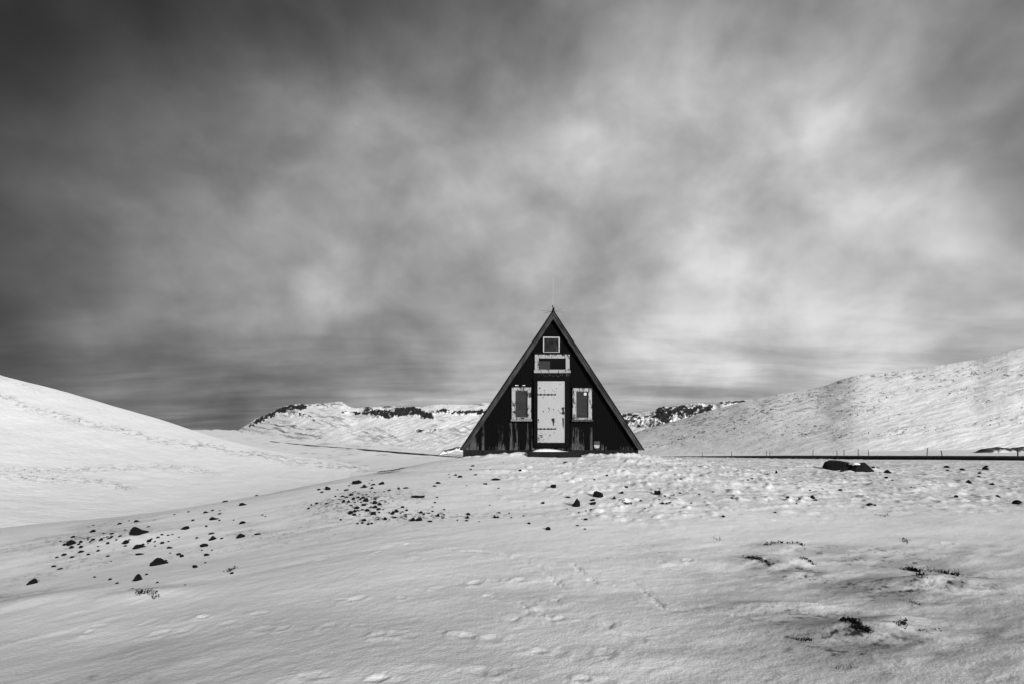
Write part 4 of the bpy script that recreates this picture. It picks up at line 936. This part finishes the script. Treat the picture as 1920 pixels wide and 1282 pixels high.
# cloud plane coordinates
sep = N('ShaderNodeSeparateXYZ'); L(DIR, sep.inputs[0])
den = mth('ADD', mth('ABSOLUTE', sep.outputs[2]), .12)
den2 = mth('ADD', mth('ABSOLUTE', sep.outputs[2]), .55)
cmb2 = N('ShaderNodeCombineXYZ'); L(mth('DIVIDE', sep.outputs[0], den2), cmb2.inputs[0]); L(mth('DIVIDE', sep.outputs[1], den2), cmb2.inputs[1])
L(mth('MULTIPLY', sep.outputs[2], .5), cmb2.inputs[2]); cq = cmb2.outputs[0]
cmb = N('ShaderNodeCombineXYZ'); L(mth('DIVIDE', sep.outputs[0], den), cmb.inputs[0]); L(mth('DIVIDE', sep.outputs[1], den), cmb.inputs[1])
def noise(vec, sc, det, ro, scale=(1, 1, 1), rot=(0, 0, 0), dist=0.0, off=0):
    mp = N('ShaderNodeMapping'); mp.inputs['Scale'].default_value = scale; mp.inputs['Rotation'].default_value = rot; mp.inputs['Location'].default_value = (off, off, off)
    L(vec, mp.inputs[0]); t = N('ShaderNodeTexNoise'); t.inputs['Scale'].default_value = sc; t.inputs['Detail'].default_value = det; t.inputs['Roughness'].default_value = ro
    t.inputs['Distortion'].default_value = dist; L(mp.outputs[0], t.inputs['Vector']); return t.outputs['Fac']
cp = cmb.outputs[0]
# bend the lookup direction a little so that the banks get ragged, cloud-like edges
wn = N('ShaderNodeTexNoise'); wn.inputs['Scale'].default_value = 2.6; wn.inputs['Detail'].default_value = 4; L(DIR, wn.inputs['Vector'])
sb_ = N('ShaderNodeVectorMath'); sb_.operation = 'SUBTRACT'; L(wn.outputs['Color'], sb_.inputs[0]); sb_.inputs[1].default_value = (.5, .5, .5)
scl = N('ShaderNodeVectorMath'); scl.operation = 'SCALE'; L(sb_.outputs[0], scl.inputs[0]); scl.inputs['Scale'].default_value = .16
ad = N('ShaderNodeVectorMath'); ad.operation = 'ADD'; L(DIR, ad.inputs[0]); L(scl.outputs[0], ad.inputs[1])
nm = N('ShaderNodeVectorMath'); nm.operation = 'NORMALIZE'; L(ad.outputs[0], nm.inputs[0])
acc = BASE
for c, w in zip(C, wts):
    d = N('ShaderNodeVectorMath'); d.operation = 'DOT_PRODUCT'; L(nm.outputs[0], d.inputs[0]); d.inputs[1].default_value = c
    e = mth('EXPONENT', mth('MULTIPLY_ADD', d.outputs['Value'], K, -K)); acc = mth('MULTIPLY_ADD', e, float(w), acc)
n1 = noise(DIR, 3.6, 4, .5, (1, 1, 1.25), (0, .35, 0), .15, 2.3); n2 = noise(DIR, 6.5, 4, .5, (1, 1, 1.35), (0, -.3, .3), .2, 4.0); n3 = noise(cp, 1.3, 4, .55, (.7, 1.5, 1), (0, 0, .2), .3, 9.0)
low = mth('SUBTRACT', 1.0, mth('SMOOTH_MIN', mth('MULTIPLY', mth('ABSOLUTE', sep.outputs[2]), 4.0), 1.0, .3))
nn = mth('ADD', mth('MULTIPLY', mth('SUBTRACT', n1, .5), 1.5), mth('MULTIPLY', mth('SUBTRACT', n2, .5), 1.75))
n5 = noise(cp, 4.5, 4, .6, (.35, 1.2, 1), (0, 0, -.1), .2, 3.0)
nn = mth('ADD', nn, mth('MULTIPLY', mth('ADD', mth('MULTIPLY', mth('SUBTRACT', n3, .5), 2.8), mth('MULTIPLY', mth('SUBTRACT', n5, .5), .5)), low))
mul = mth('EXPONENT', nn)
fld = mth('MAXIMUM', mth('MULTIPLY', acc, mul), .018); fld = mth('SMOOTH_MIN', mth("MULTIPLY", fld, 1.16), .74, .2)
# nishita sky seen faintly through the cloud sheet
tot = mth('ADD', mth('DIVIDE', fld, .12), mth('MULTIPLY', bw.outputs[0], .04))
L(tot, bg.inputs['Color'])

sun = bpy.data.lights.new('sun', 'SUN'); sun.energy = 5.0; sun.angle = math.radians(14); sun.color = (1, 1, 1)
so = bpy.data.objects.new('sun', sun); COL.objects.link(so)
az, el = math.radians(SUN_AZ), math.radians(SUN_EL)
so.rotation_euler = Vector((math.sin(az) * math.cos(el), math.cos(az) * math.cos(el), math.sin(el))).to_track_quat('Z', 'Y').to_euler()

cam = bpy.data.cameras.new('camera'); co = bpy.data.objects.new('camera', cam); COL.objects.link(co); S.camera = co
co.location = (0, 0, EYE); co.rotation_euler = (math.radians(90), 0, 0)
cam.sensor_width = 36; cam.lens = 36 * F / 1920; cam.shift_y = (HY - 641) / 1920; cam.clip_end = 20000; cam.clip_start = .05
S.view_settings.view_transform = 'Standard'; S.view_settings.look = 'None'; S.view_settings.exposure = 0; S.view_settings.gamma = 1
S.cycles.max_bounces = 5; S.cycles.diffuse_bounces = 3
